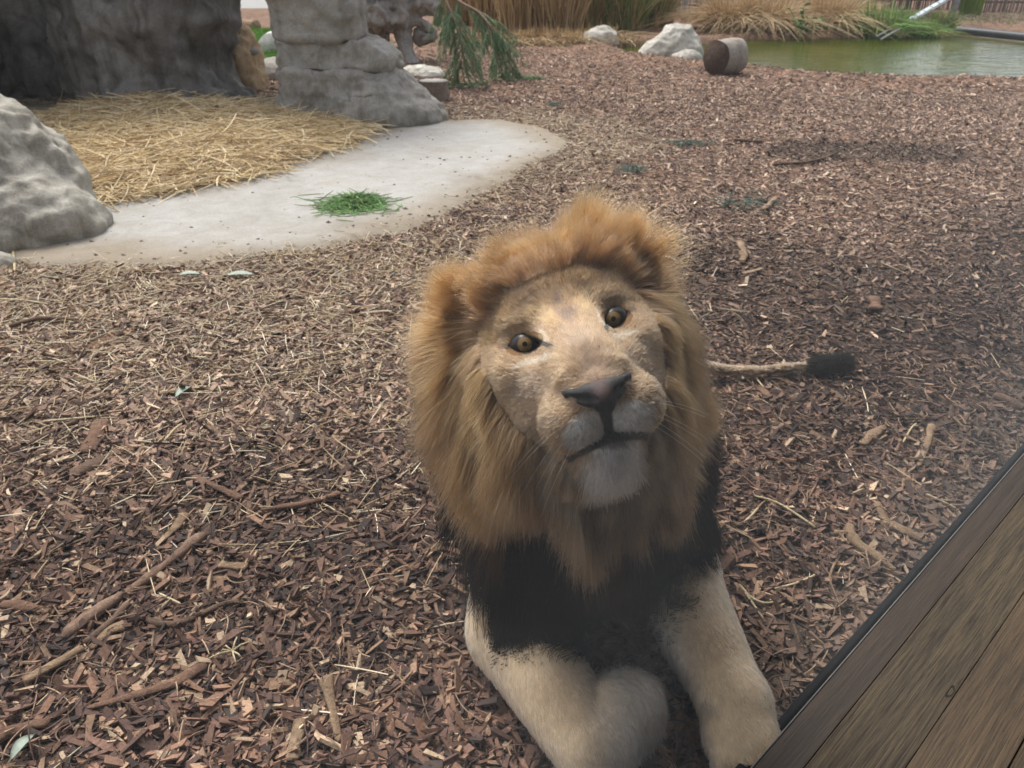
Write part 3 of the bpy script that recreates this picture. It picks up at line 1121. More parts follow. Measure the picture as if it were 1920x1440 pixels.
def spline(P, n):
    P = np.asarray(P, float)
    t = np.linspace(0, len(P) - 1, n)
    out = []
    for v in t:
        i = min(int(v), len(P) - 2); f = v - i
        p0, p1, p2, p3 = P[max(i - 1, 0)], P[i], P[i + 1], P[min(i + 2, len(P) - 1)]
        out.append(.5 * (2 * p1 + (p2 - p0) * f + (2 * p0 - 5 * p1 + 4 * p2 - p3) * f * f + (3 * p1 - p0 - 3 * p2 + p3) * f ** 3))
    return np.array(out)


def bark_mat(name, c0, c1, c2, sc=1.0, st=(4, 4, 4)):
    m, t, out = mat_new(name)
    tc = N(t, 'ShaderNodeTexCoord')
    n1 = noise(t, 9 * sc, 6, .7, tc.outputs['Object'], .5)
    n2 = noise(t, 60 * sc, 5, .75, tc.outputs['Object'], 1.2)
    c = ramp(t, n1, [(.3, c0), (.5, c1), (.72, c2)])
    c = mix(t, .8, c, ramp(t, n2, [(.3, (.45, .43, .41)), (.52, (1, 1, 1)), (.75, (1.35, 1.33, 1.3))]), 'MULTIPLY')
    principled(t, out, c, .85, bump(t, n2, .7, .012, bump(t, n1, .5, .02)), .2)
    return m


B_GREY = bark_mat('weathered_wood', (.20, .185, .165), (.34, .32, .30), (.46, .44, .41))
B_WHITE = bark_mat('bleached_log', (.45, .43, .42), (.60, .585, .57), (.70, .69, .67))
B_BROWN = bark_mat('brown_stick', (.060, .038, .027), (.12, .077, .054), (.21, .14, .097), 2.0)
B_TAN = bark_mat('tan_stick', (.15, .098, .060), (.27, .185, .115), (.40, .30, .20), 2.0)
B_RED = bark_mat('reddish_bark', (.10, .056, .040), (.18, .105, .070), (.28, .17, .11), 2.0)
B_SPLIT = bark_mat('split_stick', (.10, .062, .044), (.21, .135, .095), (.32, .22, .155), 2.0)
B_STUMP = bark_mat('stump_bark', (.15, .115, .09), (.24, .19, .155), (.32, .27, .23), 1.0)
B_DARK = bark_mat('dark_log_end', (.03, .020, .015), (.07, .045, .032), (.13, .090, .065), 3.0)

l1, l2 = at(508, 88, .12), at(548, 68, .12)
lg = empty('log', (l1 + [0, 0, -.12]).tolist(), 'bleached white log half hidden by the pillar on the lawn', 'log')
tube('bark', spline([l1, (l1 + l2) / 2, l2], 8), .20, B_WHITE, 16, lg, .06, 3, 1, True, freq=5)
l1, l2 = at(482, 50, .08), at(425, 48, .08)
lg = empty('log', l1.tolist(), 'thin tan log lying at the far edge of the lawn', 'log')
tube('bark', spline([l1, (l1 + l2) / 2, l2], 8), .13, B_TAN, 12, lg, .06, 4, 1, True, freq=5)

# ------------------------------------------------------------------ gnarled driftwood root behind the pillar
d0 = at(765, 118)
Yd = d0[1]
dp = lambda px, py, dy=0.0: ray_y(px, py, Yd + dy)
dw = empty('driftwood_root', tuple(d0), 'gnarled grey hollow tree root standing on thick legs behind the pillar', 'driftwood')


def dwb(f):
    f.ell(dp(745, 18, .3), (.36, .35, .20), .06)
    f.ell(dp(712, 22, .25), (.22, .30, .24), .06)
    f.ell(dp(785, 8, .25), (.20, .25, .14), .05)
    f.ell(dp(740, -30, .4), (.6, .45, .3), .08)
    f.cap(dp(690, 30, .35), dp(704, 100, .35), .17, .14, .05)
    f.ell(dp(800, 66, .3), (.10, .2, .035), .03)
    f.ell(dp(770, 16, -.15), (.10, .12, .05), .03, cut=True)
    f.ell(dp(788, 24, -.05), (.10, .16, .04), .02, cut=True)


rock('burl', dwb, (d0[0] - 1.0, Yd - .4, .2), (d0[0] + .8, Yd + 1.1, 1.9), .03, B_GREY, .05, 4, 51, dw, .6, None, .06)
tube('leg', spline([dp(752, 38, .3), dp(757, 70, .25), dp(764, 98, .12), d0 + [.03, .05, -.05]], 14), [.16, .15, .14, .13, .12, .11, .105, .10, .10, .105, .11, .12, .13, .14], B_GREY, 16, dw, .22, 6, 1, True, freq=9)
tube('leg', spline([dp(705, 40, .45), dp(712, 80, .5), dp(712, 118, .5)], 10), [.2, .18, .16, .15, .14, .14, .14, .15, .16, .17], bark_mat('brown_root', (.05, .032, .022), (.11, .075, .052), (.19, .14, .10), 1), 14, dw, .3, 8, 1, True, freq=7)
tube('branch', spline([dp(752, 48, .2), dp(780, 40, .2), dp(802, 50, .15), dp(806, 66, .15), dp(790, 76, .1)], 14), [.07, .075, .08, .07, .065, .06, .06, .06, .055, .05, .05, .04, .04, .03], B_GREY, 12, dw, .25, 9, 1, True, freq=9)

for px, py, rx, ry, rz, mt_, lb, sd in [
        (785, 148, .33, .26, .13, R_PALE, 'pale stone with a dark edge at the foot of the driftwood leg', 61),
        (742, 118, .20, .2, .17, R_ORNG, 'small sandy stone tucked under the driftwood root', 63)]:
    g = at(px, py)
    tag(rock('stone', lambda f: f.ell((g[0], g[1] + ry * .7, rz * .15), (rx, ry, rz), .03), g - .5, g + [.5, .8, .4], .022, mt_, .03, 4, sd), lb, 'stone')
sp = at(812, 190)
stp = empty('tree_stump', tuple(sp), 'low sawn stump with a pale top between pillar and hanging boughs', 'stump')
tube('bark', [sp + [0, .16, -.05], sp + [0, .16, .06], sp + [0, .16, .14], sp + [0, .16, .185]], [.17, .16, .155, .15], B_STUMP, 18, stp, .10, 5, 1, False, freq=12)
tube('cut_top', [sp + [0, .16, .175], sp + [0, .16, .187]], [.148, .146], B_GREY, 18, stp, .06, 6, 1, True, freq=12)

# ------------------------------------------------------------------ hanging conifer boughs
M_NEEDLE = mat_attr('needle', .6, .25)


def bough(lab, stem_px, y0, r0, subs, seed, nn, ln):
    rng = np.random.default_rng(seed)
    S_ = spline([ray_y(a, b, y0 + c) for a, b, c in stem_px], 26)
    S_[:, 2] = np.maximum(S_[:, 2], .03)
    bo = empty('conifer_bough', tuple(S_[-1]), lab, 'bough', 'conifer boughs hanging beside the driftwood')
    tube('stem', S_, np.linspace(r0, r0 * .25, 26), B_TAN2, 8, bo, .1, seed, 1, True)
    nodes, dirs = [], []
    tw = []
    for i in range(subs):
        k = int(rng.integers(5, 25)); b = S_[k]
        side = rng.normal(size=3); side[2] = -abs(side[2]) * .5 - .25; side[0] *= 1.5; side[1] *= .4
        L = (.20 + .42 * rng.random()) * (1.0 if k > 6 else .7)
        d = norm(norm(side) * .75 + norm(S_[min(k + 1, 25)] - S_[k - 1]) * .75)
        t = np.linspace(0, 1, 8)[:, None]
        pp = b + d * t * L + np.array([0, 0, -.22]) * t ** 2 * L
        pp[:, 2] = np.maximum(pp[:, 2], .03 + .02 * rng.random())
        tw.append(pp)
        for j in range(nn):
            u = rng.random() ** .8
            f = u * 6.99; ii = int(f)
            nodes.append(pp[ii] + (pp[ii + 1] - pp[ii]) * (f - ii))
            dirs.append(norm(norm(pp[ii + 1] - pp[ii]) * 1.1 + rng.normal(size=3) * .55 + [0, 0, -.25]))
    nodes, dirs = np.array(nodes), np.array(dirs)
    n = len(nodes)
    t = np.linspace(0, 1, 4)
    L = ln * (.5 + .8 * rng.random(n))
    pts = nodes[:, None] + dirs[:, None] * (t[None] * L[:, None])[..., None]
    pts[..., 2] -= (t[None] ** 2) * (L * .35)[:, None]
    pts[..., 2] = np.maximum(pts[..., 2], .02)
    cols = np.array([(.13, .23, .11), (.18, .30, .15), (.09, .16, .085), (.24, .30, .15)])[rng.integers(0, 4, n)] * (.7 + .6 * rng.random((n, 1)))
    curves_obj('foliage', pts, np.array([.0024, .0026, .0022, .001]), M_NEEDLE, cols, bo)
    tw = np.array(tw)
    curves_obj('twig', tw, np.linspace(.006, .002, 8), M_TWIG, np.tile([.26, .17, .11], (len(tw), 1)), bo)
    return bo


B_TAN2 = bark_mat('bough_stem', (.22, .14, .10), (.36, .25, .19), (.46, .36, .29), 1.0)
M_TWIG = mat_attr('twig_bark', .8, .2)
bough('conifer bough with a bent stem touching the stump, nearest the driftwood', [(815, -70, .3), (832, -10, .1), (848, 30, 0), (862, 62, 0), (866, 110, 0), (850, 150, 0)], 9.6, .017, 38, 101, 62, .08)
bough('conifer bough arching over to the right and resting its tip on the mulch', [(790, -60, .4), (858, 0, .2), (898, 24, .1), (922, 55, 0), (938, 95, 0), (958, 136, 0)], 10.2, .022, 44, 102, 66, .08)

# ------------------------------------------------------------------ pond edge: stones, cut log
for px, py, r, mt_, lb, sd, tl in [
        (1126, 84, (.34, .26, .22), R_PALE, 'flat topped mossy stone at the left end of the pond', 71, 0),
        (1262, 108, (.50, .36, .42), R_PALE, 'large pale slanting rock at the pond edge left of the cut log', 72, 1),
        (1290, 113, (.22, .14, .10), R_PALE, 'small white stone in front of the large slanting rock', 73, 0),
        (1385, 92, (.14, .12, .13), R_PALE, 'small pale stone at the water behind the cut log', 74, 0)]:
    g = at(px, py)
    def bf(f, g=g, r=r, tl=tl):
        if tl:
            f.ell((g[0] + .02, g[1] + r[1] * .8, .0), (r[0] * 1.02, r[1], r[2] * .62), .08)
            f.ell((g[0] + .12, g[1] + r[1] * .9, .12), (r[0] * .62, r[1] * .8, r[2] * .74), .10)
        else:
            f.ell((g[0], g[1] + r[1] * .8, r[2] * .15), r, .04)
    tag(rock('stone', bf, g - [.9, .5, .2], g + [.9, 1.2, .8], .025, mt_, .035, 3.2, sd, None, .22, None, .02), lb, 'stone')
p0 = at(1342, 143); r_ = .215
ax_ = norm(np.array([.78, .62, 0]))
lg = empty('log', tuple(p0), 'short sawn log lying on its side by the pond, dark cut end facing the viewer', 'log')
c0 = p0 + [0, .10, r_ - .01]
tube('bark', [c0 + ax_ * s for s in np.linspace(.0, .40, 7)], [r_ * k for k in (.97, 1, 1, .99, 1, 1, .98)], bark_mat('log_bark', (.17, .145, .12), (.27, .24, .205), (.35, .32, .285), .6), 30, lg, .06, 7, 1, False, freq=6)
tube('cut_end', [c0 - ax_ * .004, c0 + ax_ * .006], [r_ * .955, r_ * .97], B_DARK, 30, lg, .06, 7, 1, True, freq=6)
tube('cut_end', [c0 + ax_ * .394, c0 + ax_ * .404], [r_ * .955, r_ * .95], B_DARK, 30, lg, .06, 7, 1, True, freq=6)

# ------------------------------------------------------------------ far bank: reeds, grasses, plants
STRAWY = [(.40, .27, .13), (.50, .36, .18), (.32, .20, .09), (.58, .45, .26), (.22, .14, .07)]
GREENY = [(.14, .20, .05), (.20, .26, .07), (.10, .15, .04), (.30, .28, .10)]


def clump(name, px, py, rx, ry, n, h, lean, rad, cols, lab, cat, grp, seed, K=6, droop=.6, z=None):
    g = at(px, py)
    rng = np.random.default_rng(seed)
    a, rr = rng.random(n) * 2 * math.pi, np.sqrt(rng.random(n))
    P = np.stack([g[0] + np.cos(a) * rr * rx, g[1] + ry + np.sin(a) * rr * ry, 0 * a], -1)
    P[:, 2] = np.maximum(hgt(P[:, 0], P[:, 1]), -.06) - .02
    sp_ = a + rng.normal(size=n) * .7
    pts, r, c = blades(P, h, lean, rad, cols, seed + 1, K, sp_, droop)
    root = empty(name, (g[0], g[1] + ry, float(P[:, 2].mean())), lab, cat, grp)
    curves_obj('blades', pts, r, M_GRASS, c, root)['kind'] = 'stuff'
    return root


reeds = [(925, 62, .45, .4, 900, 1.35, .16, STRAWY, 'tall dry reed clump leftmost behind the boughs'),
         (985, 70, .50, .4, 1100, 1.4, .14, STRAWY, 'dense golden reed clump right of the boughs'),
         (1050, 72, .45, .4, 1000, 1.35, .18, STRAWY, 'golden reed clump left of the mossy stone'),
         (1100, 62, .40, .35, 700, 1.3, .25, STRAWY[:3] + GREENY[:2], 'half green reed clump behind the mossy stone'),
         (1165, 62, .50, .35, 800, 1.25, .30, GREENY + STRAWY[:2], 'broad leaved green reed clump behind the slanting rock'),
         (1225, 58, .45, .35, 700, 1.25, .30, GREENY[1:] + STRAWY[:2], 'mixed green and dry reed clump left of the fence post'),
         (860, 50, .6, .4, 900, 1.4, .15, STRAWY, 'dry reed clump partly hidden by the hanging boughs')]
for i, (px, py, rx, ry, n, h, le, cl, lb) in enumerate(reeds):
    clump('reed_clump', px, py, rx, ry, n, h, le, .0075, cl, lb, 'reeds', 'reeds along the pond', 200 + i * 3, 6, .35)
# dead leaves hanging at the foot of the reeds
q = np.concatenate([np.stack([a + .9 * RNG.normal(size=900) * .5, b + .25 * RNG.random(900), 0 * np.ones(900)], -1) for a, b, _ in [at(950, 84), at(1030, 84), at(1090, 82)]])
q[:, 2] = hgt(q[:, 0], q[:, 1])
a_, b_, c_ = blades(q, .30, 1.3, .006, STRAWY, 230, 5, None, .9)
tag(curves_obj('dead_leaves', a_, b_, M_GRASS, c_), 'collapsed dead reed leaves', kind='stuff')
TUS = [(.44, .30, .16), (.54, .39, .22), (.36, .24, .12), (.60, .48, .31)]
tus = [(1375, 66, .46, .35, 1500, .85, .75, TUS, 'arching dry grass tussock right of the fence post'),
       (1440, 66, .48, .35, 1500, .85, .8, TUS, 'big drooping straw coloured tussock left of the leafy green plant'),
       (1555, 64, .50, .35, 1500, .80, .8, TUS, 'drooping straw coloured tussock right of the leafy green plant'),
       (1605, 58, .40, .3, 900, .7, .7, TUS + GREENY[1:2], 'ragged tussock with some green beside the strappy plant')]
for i, (px, py, rx, ry, n, h, le, cl, lb) in enumerate(tus):
    clump('grass_tussock', px, py, rx, ry, n, h, le, .0060, cl, lb, 'grass tussock', 'dry tussocks on the far bank', 260 + i * 3, 8, .95)
GR = [(.10, .22, .04), (.14, .30, .06), (.07, .15, .03), (.20, .30, .07)]
clump('strappy_plant', 1665, 68, .42, .3, 420, .62, .75, .011, GR, 'fresh green strap leaved plant left of the ramp foot', 'plant', None, 300, 7, .7)
clump('grass_tuft', 1740, 66, .35, .25, 350, .38, .8, .008, GR[1:] + GREENY[2:], 'low yellow green grass tuft under the ramp', 'grass', None, 303, 6, .7)
clump('grass_tuft', 1775, 58, .22, .2, 260, .40, .6, .007, GREENY, 'small yellow green tuft at the foot of the grey post', 'grass', None, 306, 6, .7)
clump('upright_grass', 1826, 40, .22, .3, 900, 1.2, .08, .007, [(.16, .26, .03), (.22, .32, .04), (.12, .20, .03)], 'stiff upright bright green grass right of the grey post', 'grass', None, 309, 5, .1)
# leafy plant: stems and separate broad leaves
g = at(1505, 70)
lp = empty('leafy_plant', (g[0], g[1], -.03), 'bright green leafy plant between the two big tussocks', 'plant')
lmat = mat_plain('fresh_leaf', (.07, .20, .035), .5, .4, 12, .35, .2)
leaf_me = None
rng = np.random.default_rng(320)
for k in range(9):
    b = np.array([g[0] + rng.normal() * .10, g[1] - .02 + rng.normal() * .05, -.05])
    tp = b + [rng.normal() * .16, -.05 + rng.normal() * .08, .28 + .32 * rng.random()]
    st = spline([b, (b + tp) / 2 + [0, 0, .04], tp], 7)
    tube('stem', st, .006, lmat, 5, lp)
    for j in range(7):
        if leaf_me is None:
            lv = np.array([(0, 0, 0), (.022, .03, .004), (.026, .06, .0), (.0, .10, -.012), (-.026, .06, .0), (-.022, .03, .004), (0, .05, -.006)])
            lo_ = mesh_np('leaf', lv, np.array([(0, 1, 6), (1, 2, 6), (2, 3, 6), (3, 4, 6), (4, 5, 6), (5, 0, 6)]), lmat, link=False)
            leaf_me = lo_.data
        o = bpy.data.objects.new('leaf', leaf_me)
        COL.objects.link(o)
        o.location = Vector(st[2 + j % 5] + rng.normal(size=3) * .012)
        o.rotation_euler = (rng.normal() * .5 + .3, rng.normal() * .4, rng.random() * 6.28)
        s_ = .8 + .7 * rng.random(); o.scale = (s_, s_, s_)
        o.parent = lp; o.matrix_parent_inverse = Matrix.Translation(-Vector(lp.location))

# ------------------------------------------------------------------ fence, posts, ramp, edging on the far bank
WOODP = bark_mat('grey_post_wood', (.20, .20, .20), (.33, .33, .33), (.42, .42, .42), .7)
g = at(1281, 50)
tag(tube('fence_post', [g + [0, 0, -.1], g + [0, 0, .6], g + [0, 0, 1.5]], .075, WOODP, 12, None, .04, 1), 'grey round fence post left of the dry tussocks', 'post')
g = at(1781, 42)
tag(tube('fence_post', [g + [-.02, 0, -.1], g + [.04, 0, .6], g + [.12, 0, 1.5]], .085, WOODP, 12, None, .04, 2), 'leaning grey fence post at the top of the ramp', 'post')


def brush_fence(px0, px1, py, lab, seed, hh, cols):
    a, b = at(px0, py), at(px1, py)
    rng = np.random.default_rng(seed)
    n = int(np.linalg.norm(b - a) / .022)
    u = np.linspace(0, 1, n)[:, None] + rng.normal(size=(n, 1)) * .002
    P = a + (b - a) * u + np.stack([0 * u[:, 0], .03 * rng.normal(size=n), 0 * u[:, 0] - .05], -1)
    pts, r, c = blades(P, hh, .012, .012, cols, seed + 1, 3, None, 0)
    r = np.maximum(r, .006)
    root = empty('brush_fence', tuple((a + b) / 2), lab, 'fence')
    curves_obj('sticks', pts, r, M_GRASS, c, root)['kind'] = 'stuff'
    L = np.linalg.norm(b - a); ang = math.atan2(b[1] - a[1], b[0] - a[0])
    d = norm(b - a); nn_ = np.array([-d[1], d[0], 0])
    for zr in (.35, 1.1):
        tube('rail', [a + nn_ * .05 + [0, 0, zr], b + nn_ * .05 + [0, 0, zr]], .025, B_BROWN, 6, root)
    return root


DK = [(.07, .06, .055), (.13, .11, .10), (.20, .18, .17), (.045, .04, .04), (.16, .13, .11)]
brush_fence(1240, 1420, 40, 'dark brush fence behind the grey post', 330, 1.3, DK)
brush_fence(1838, 2010, 32, 'grey brown brush fence at the right end of the bank', 333, 1.4, DK + [(.26, .23, .21)])
brush_fence(820, 1245, 34, 'weathered brush fence hidden behind the reeds', 336, 1.5, DK)
brush_fence(1420, 1838, 26, 'shadowy brush fence behind the tussocks and ramp', 339, 1.5, DK)
g0 = at(1325, 55)
tag(tube('sleeper', [at(1290, 56, .05), at(1335, 55, .05)], .09, B_DARK, 6, None, .05, 4, .7), 'dark timber edging piece in front of the brush fence', 'sleeper')

# metal ramp going up to the right
r0a, r1a = at(1652, 74, .04), ray_y(1800, -12, at(1700, 40)[1] + .3)
rm_ = empty('ramp', tuple(r0a), 'narrow metal ramp with pale panels climbing to the right over the bank', 'ramp')
steel = mat_plain('galvanised_steel', (.22, .23, .23), .45, .5, 30, .15, .1)
palep = mat_plain('pale_panel', (.42, .50, .50), .4, .5, 10, .08, .05)
wv = np.array([.10, .42, .02])
for s in (0, 1):
    tube('rail', [r0a + wv * s, r1a + wv * s], .018, steel, 8, rm_)
for k in range(7):
    u0, u1 = .30 + .10 * k, .30 + .10 * k + .085
    A_, B_ = r0a + (r1a - r0a) * u0, r0a + (r1a - r0a) * u1
    up_ = np.array([-.03, 0, .05 + .13 * (k > 0)])
    lift_ = np.array([0, 0, .012])
    V = np.array([A_ + wv * .12 + lift_, B_ + wv * .12 + lift_, B_ + wv * .88 + lift_, A_ + wv * .88 + lift_])
    V = np.concatenate([V, V + [0, 0, .02]])
    mb = mesh_np('panel', V, np.array([(3, 2, 1, 0), (4, 5, 6, 7), (0, 1, 5, 4), (1, 2, 6, 5), (2, 3, 7, 6), (3, 0, 4, 7)]), palep, smooth=False)
    child(mb, rm_)
# ribbed edging along the right bank
ea, eb = at(1795, 56, .04), at(1990, 76, .04)
n = 120
pe = ea + (eb - ea) * np.linspace(0, 1, n)[:, None]
tag(tube('drain_pipe', pe, .075 + .008 * np.sin(np.arange(n) * 2.1), mat_plain('black_plastic', (.014, .016, .022), .45, .4), 12), 'black ribbed pipe edging along the right bank of the pond', 'pipe')
q = np.stack([at(1900, 45)[0] + 2.2 * RNG.normal(size=1500), at(1900, 45)[1] + 1.2 * RNG.normal(size=1500), np.zeros(1500)], -1)
q = q[(poly_sd(q, POND) > .35) & (q[:, 1] > at(1900, 60)[1] + .1)]
q[:, 2] = hgt(q[:, 0], q[:, 1])
a_, b_, c_ = blades(q, .18, 1.2, .006, [(.30, .24, .17), (.22, .17, .12), (.40, .33, .24), (.16, .20, .06)], 345, 4, None, .9)
tag(curves_obj('leaf_litter', a_, b_, M_GRASS, c_), 'dry litter on the right bank', kind='stuff')

# ------------------------------------------------------------------ things lying about on the ground
# heap of cut grass on the pad
g = at(662, 388, .02)
rng = np.random.default_rng(350)
n = 1100
a, rr = rng.random(n) * 2 * math.pi, np.abs(rng.normal(size=n)) * .5
P = np.stack([g[0] + np.cos(a) * rr * .20, g[1] + .05 + np.sin(a) * rr * .20, .022 + .055 * np.exp(-(rr / .5) ** 2) * rng.random(n)], -1)
yaw = rng.random(n) * 6.283; L = .07 + .11 * rng.random(n)
d = np.stack([np.cos(yaw), np.sin(yaw), rng.normal(size=n) * .25 + .15], -1)
t = np.linspace(-.5, .5, 5)
pts = P[:, None] + d[:, None] * (t[None] * L[:, None])[..., None]
pts[..., 2] -= (t[None] ** 2) * (L * 1.0)[:, None] * rng.random((n, 1))
pts[..., 2] = np.maximum(pts[..., 2], .022)
gh = empty('grass_heap', tuple(g), 'small heap of fresh cut green grass lying on the concrete pad', 'grass heap')
curves_obj('blades', pts, np.array([.0012, .0022, .0024, .002, .0008]), M_GRASS, np.array([(.09, .22, .045), (.14, .29, .075), (.06, .15, .035), (.20, .27, .10)])[rng.integers(0, 4, n)] * (.7 + .6 * rng.random((n, 1))), gh)['kind'] = 'stuff'
# green sprigs
for k, (px, py, wx, wy, lb) in enumerate([(1290, 270, .22, .06, 'wilted green conifer sprig on the mulch beyond the head'), (1180, 322, .12, .07, 'small scattered green sprig nearer the mane'),
                                          (1390, 385, .22, .16, 'thin dark green sprig between mane and dark patch'), (1036, 200, .06, .06, 'tiny green sprig above the tip of the concrete pad')]):
    g = at(px, py); n = int(420 * wx + 60)
    P = np.stack([g[0] + rng.normal(size=n) * wx * .45, g[1] + rng.normal(size=n) * wy * .6, 0 * np.ones(n)], -1)
    P[:, 2] = hgt(P[:, 0], P[:, 1]) + .010 + .03 * rng.random(n)
    yaw = rng.normal(size=n) * .9
    d = np.stack([np.cos(yaw), np.sin(yaw), rng.normal(size=n) * .2], -1)
    t = np.linspace(0, 1, 3)
    pts = P[:, None] + d[:, None] * (t * .05)[None, :, None]
    sg = empty('sprig', tuple(g), lb, 'sprig', 'green sprigs dropped on the mulch')
    curves_obj('needles', pts, np.array([.0018, .002, .001]), M_NEEDLE, np.array([.085, .125, .095]) * (.6 + .7 * rng.random((n, 1))), sg)['kind'] = 'stuff'


def stick(name, pxs, r0, r1, mat, lab, cat, flat=.6, seed=0, lift=.014, rough=.25, n=18, grp=None, sides=8):
    P = []
    for a, b in pxs:
        p = at(a, b)
        p[2] = H(p[0], p[1]) + lift
        P.append(p)
    P = spline(P, n)
    tt = np.linspace(0, 1, n)
    r = (1.3 if name != 'loose_straw' else 1.15) * (r0 + (r1 - r0) * tt) * np.interp(tt, [0, .06, .94, 1], [.45, 1, 1, .35])
    return tag(tube(name, P, r, mat, sides, None, rough * 1.5, seed, flat, True, freq=22), lab, cat, grp)


ST = [
    ('stick', [(385, 1005), (300, 1075), (210, 1140), (120, 1205)], .013, .010, B_SPLIT, 'long split brown stick lying diagonally, longest on the mulch at lower left', .8),
    ('stick', [(245, 1140), (200, 1185), (160, 1215)], .008, .008, B_BROWN, 'dark twig lying along the near side of the long split stick', .8),
    ('stick', [(160, 1222), (105, 1255), (50, 1288)], .008, .010, B_TAN, 'pale flattened end of stick below the long split stick', .5),
    ('bark_strip', [(238, 1180), (205, 1195), (172, 1225)], .014, .008, B_TAN, 'tan pointed bark strip beside the pale stick end', .4),
    ('bark_strip', [(390, 1255), (330, 1290), (265, 1315), (168, 1338)], .013, .007, B_RED, 'long ragged reddish bark strip in the lower left, left of the upright pieces', .45),
    ('bark_strip', [(610, 1275), (622, 1320), (638, 1402)], .011, .006, B_TAN, 'narrow weathered bark strip pointing down the picture, nearest the folded leg', .5),
    ('bark_strip', [(565, 1358), (552, 1440)], .010, .011, B_TAN, 'upright tan bark piece cut by the bottom picture edge', .5),
    ('bark_strip', [(0, 1138), (45, 1142), (96, 1155)], .011, .008, B_RED, 'reddish brown strip at the left picture edge below the middle', .5),
    ('bark_strip', [(0, 1395), (45, 1378), (100, 1362)], .012, .008, B_RED, 'broad reddish strip in the bottom left corner', .5),
    ('bark_strip', [(192, 795), (182, 828), (163, 852)], .018, .020, B_RED, 'upright flat reddish bark flake left of centre', .3),
    ('bark_strip', [(200, 866), (165, 880), (135, 893)], .022, .018, B_BROWN, 'wide dark brown bark slab beside the upright flake', .3),
    ('bark_strip', [(350, 972), (325, 1000), (300, 1022)], .013, .008, B_TAN, 'tan pointed bark sliver above the long split stick', .35),
    ('bark_strip', [(365, 905), (410, 925), (455, 942)], .011, .009, B_RED, 'reddish bark strip right of the long stick\'s upper end', .45),
    ('bark_strip', [(412, 1063), (440, 1066), (465, 1068)], .012, .009, B_TAN, 'short blunt tan wood piece right of the long stick', .5),
    ('stick', [(640, 932), (590, 948), (540, 956), (490, 962)], .008, .006, B_RED, 'slender curved reddish stick left of the mane', .7),
    ('stick', [(265, 1165), (300, 1178), (345, 1175), (420, 1140), (460, 1135)], .006, .005, B_BROWN, 'thin curved twig bowing below the long split stick', .9),
    ('stick', [(20, 620), (80, 604), (150, 608)], .010, .006, B_BROWN, 'dark short stick at the left edge among the straw', .7),
    ('stick', [(300, 748), (360, 738), (440, 730)], .007, .005, B_TAN, 'pale thin stick lying level left of the mane', .7),
    ('stick', [(55, 838), (130, 800), (190, 782)], .008, .006, B_BROWN, 'brown stick pointing to the reddish bark flake', .7),
    ('stick', [(1590, 990), (1600, 1018), (1640, 1045), (1682, 1068)], .011, .008, B_TAN, 'bent forked grey brown root lying close to the window edge', .9),
    ('stick', [(1562, 1005), (1585, 1006), (1598, 1010)], .006, .008, B_TAN, 'short fork stub at the bend of the grey brown root', .9),
    ('stick', [(1585, 1030), (1565, 1060), (1555, 1090), (1570, 1125), (1578, 1160)], .003, .002, B_TAN, 'thin wiry rootlet winding below the bent root', .9),
    ('bark_strip', [(1668, 985), (1705, 1000), (1740, 1012)], .014, .010, B_TAN, 'broad tan wood shard beside the bent root, nearest the window', .4),
    ('bark_strip', [(1640, 950), (1655, 970), (1662, 990)], .012, .008, B_TAN, 'upright tan bark sliver above the broad shard', .4),
    ('bark_strip', [(1745, 805), (1735, 845), (1720, 880)], .010, .006, B_TAN, 'long pointed tan splinter near the right end of the window edge', .4),
    ('bark_strip', [(1655, 810), (1630, 828), (1615, 842)], .012, .010, B_TAN, 'flat tan bark piece left of the long splinter', .4),
    ('bark_strip', [(1860, 748), (1920, 765)], .016, .016, B_BROWN, 'dark weathered stick cut by the right picture edge', .6),
    ('bark_strip', [(1420, 735), (1450, 765)], .012, .010, B_RED, 'reddish bark shard just below the tail', .4),
    ('bark_strip', [(1385, 460), (1392, 475), (1392, 495)], .016, .012, B_TAN, 'pale curled bark piece right of the crown of the mane', .4),
    ('bark_strip', [(1636, 565), (1640, 585)], .020, .020, B_RED, 'squarish reddish chip on the dark patch above the tail tuft', .3),
    ('bark_strip', [(1395, 517), (1430, 508)], .014, .008, B_TAN, 'tan wedge shaped bark piece right of the mane, above the eyes', .4),
    ('bark_strip', [(1430, 398), (1455, 375)], .016, .010, B_TAN, 'curved pale bark flake right of the green sprig', .4),
    ('stick', [(1450, 312), (1520, 305), (1570, 290)], .012, .008, B_BROWN, 'dark stick on the wet patch towards the pond', .7),
    ('stick', [(1375, 265), (1430, 268)], .014, .010, B_DARK, 'short black stick right of the conifer sprig', .7),
]
for i, (nm, pxs, r0, r1, mt_, lb, fl_) in enumerate(ST):
    stick(nm, pxs, r0, r1, mt_, lb, 'stick' if nm == 'stick' else 'bark piece', fl_, 400 + i, .016 if at(*pxs[0])[1] < 2.5 else .022, grp='sticks and bark pieces on the mulch')

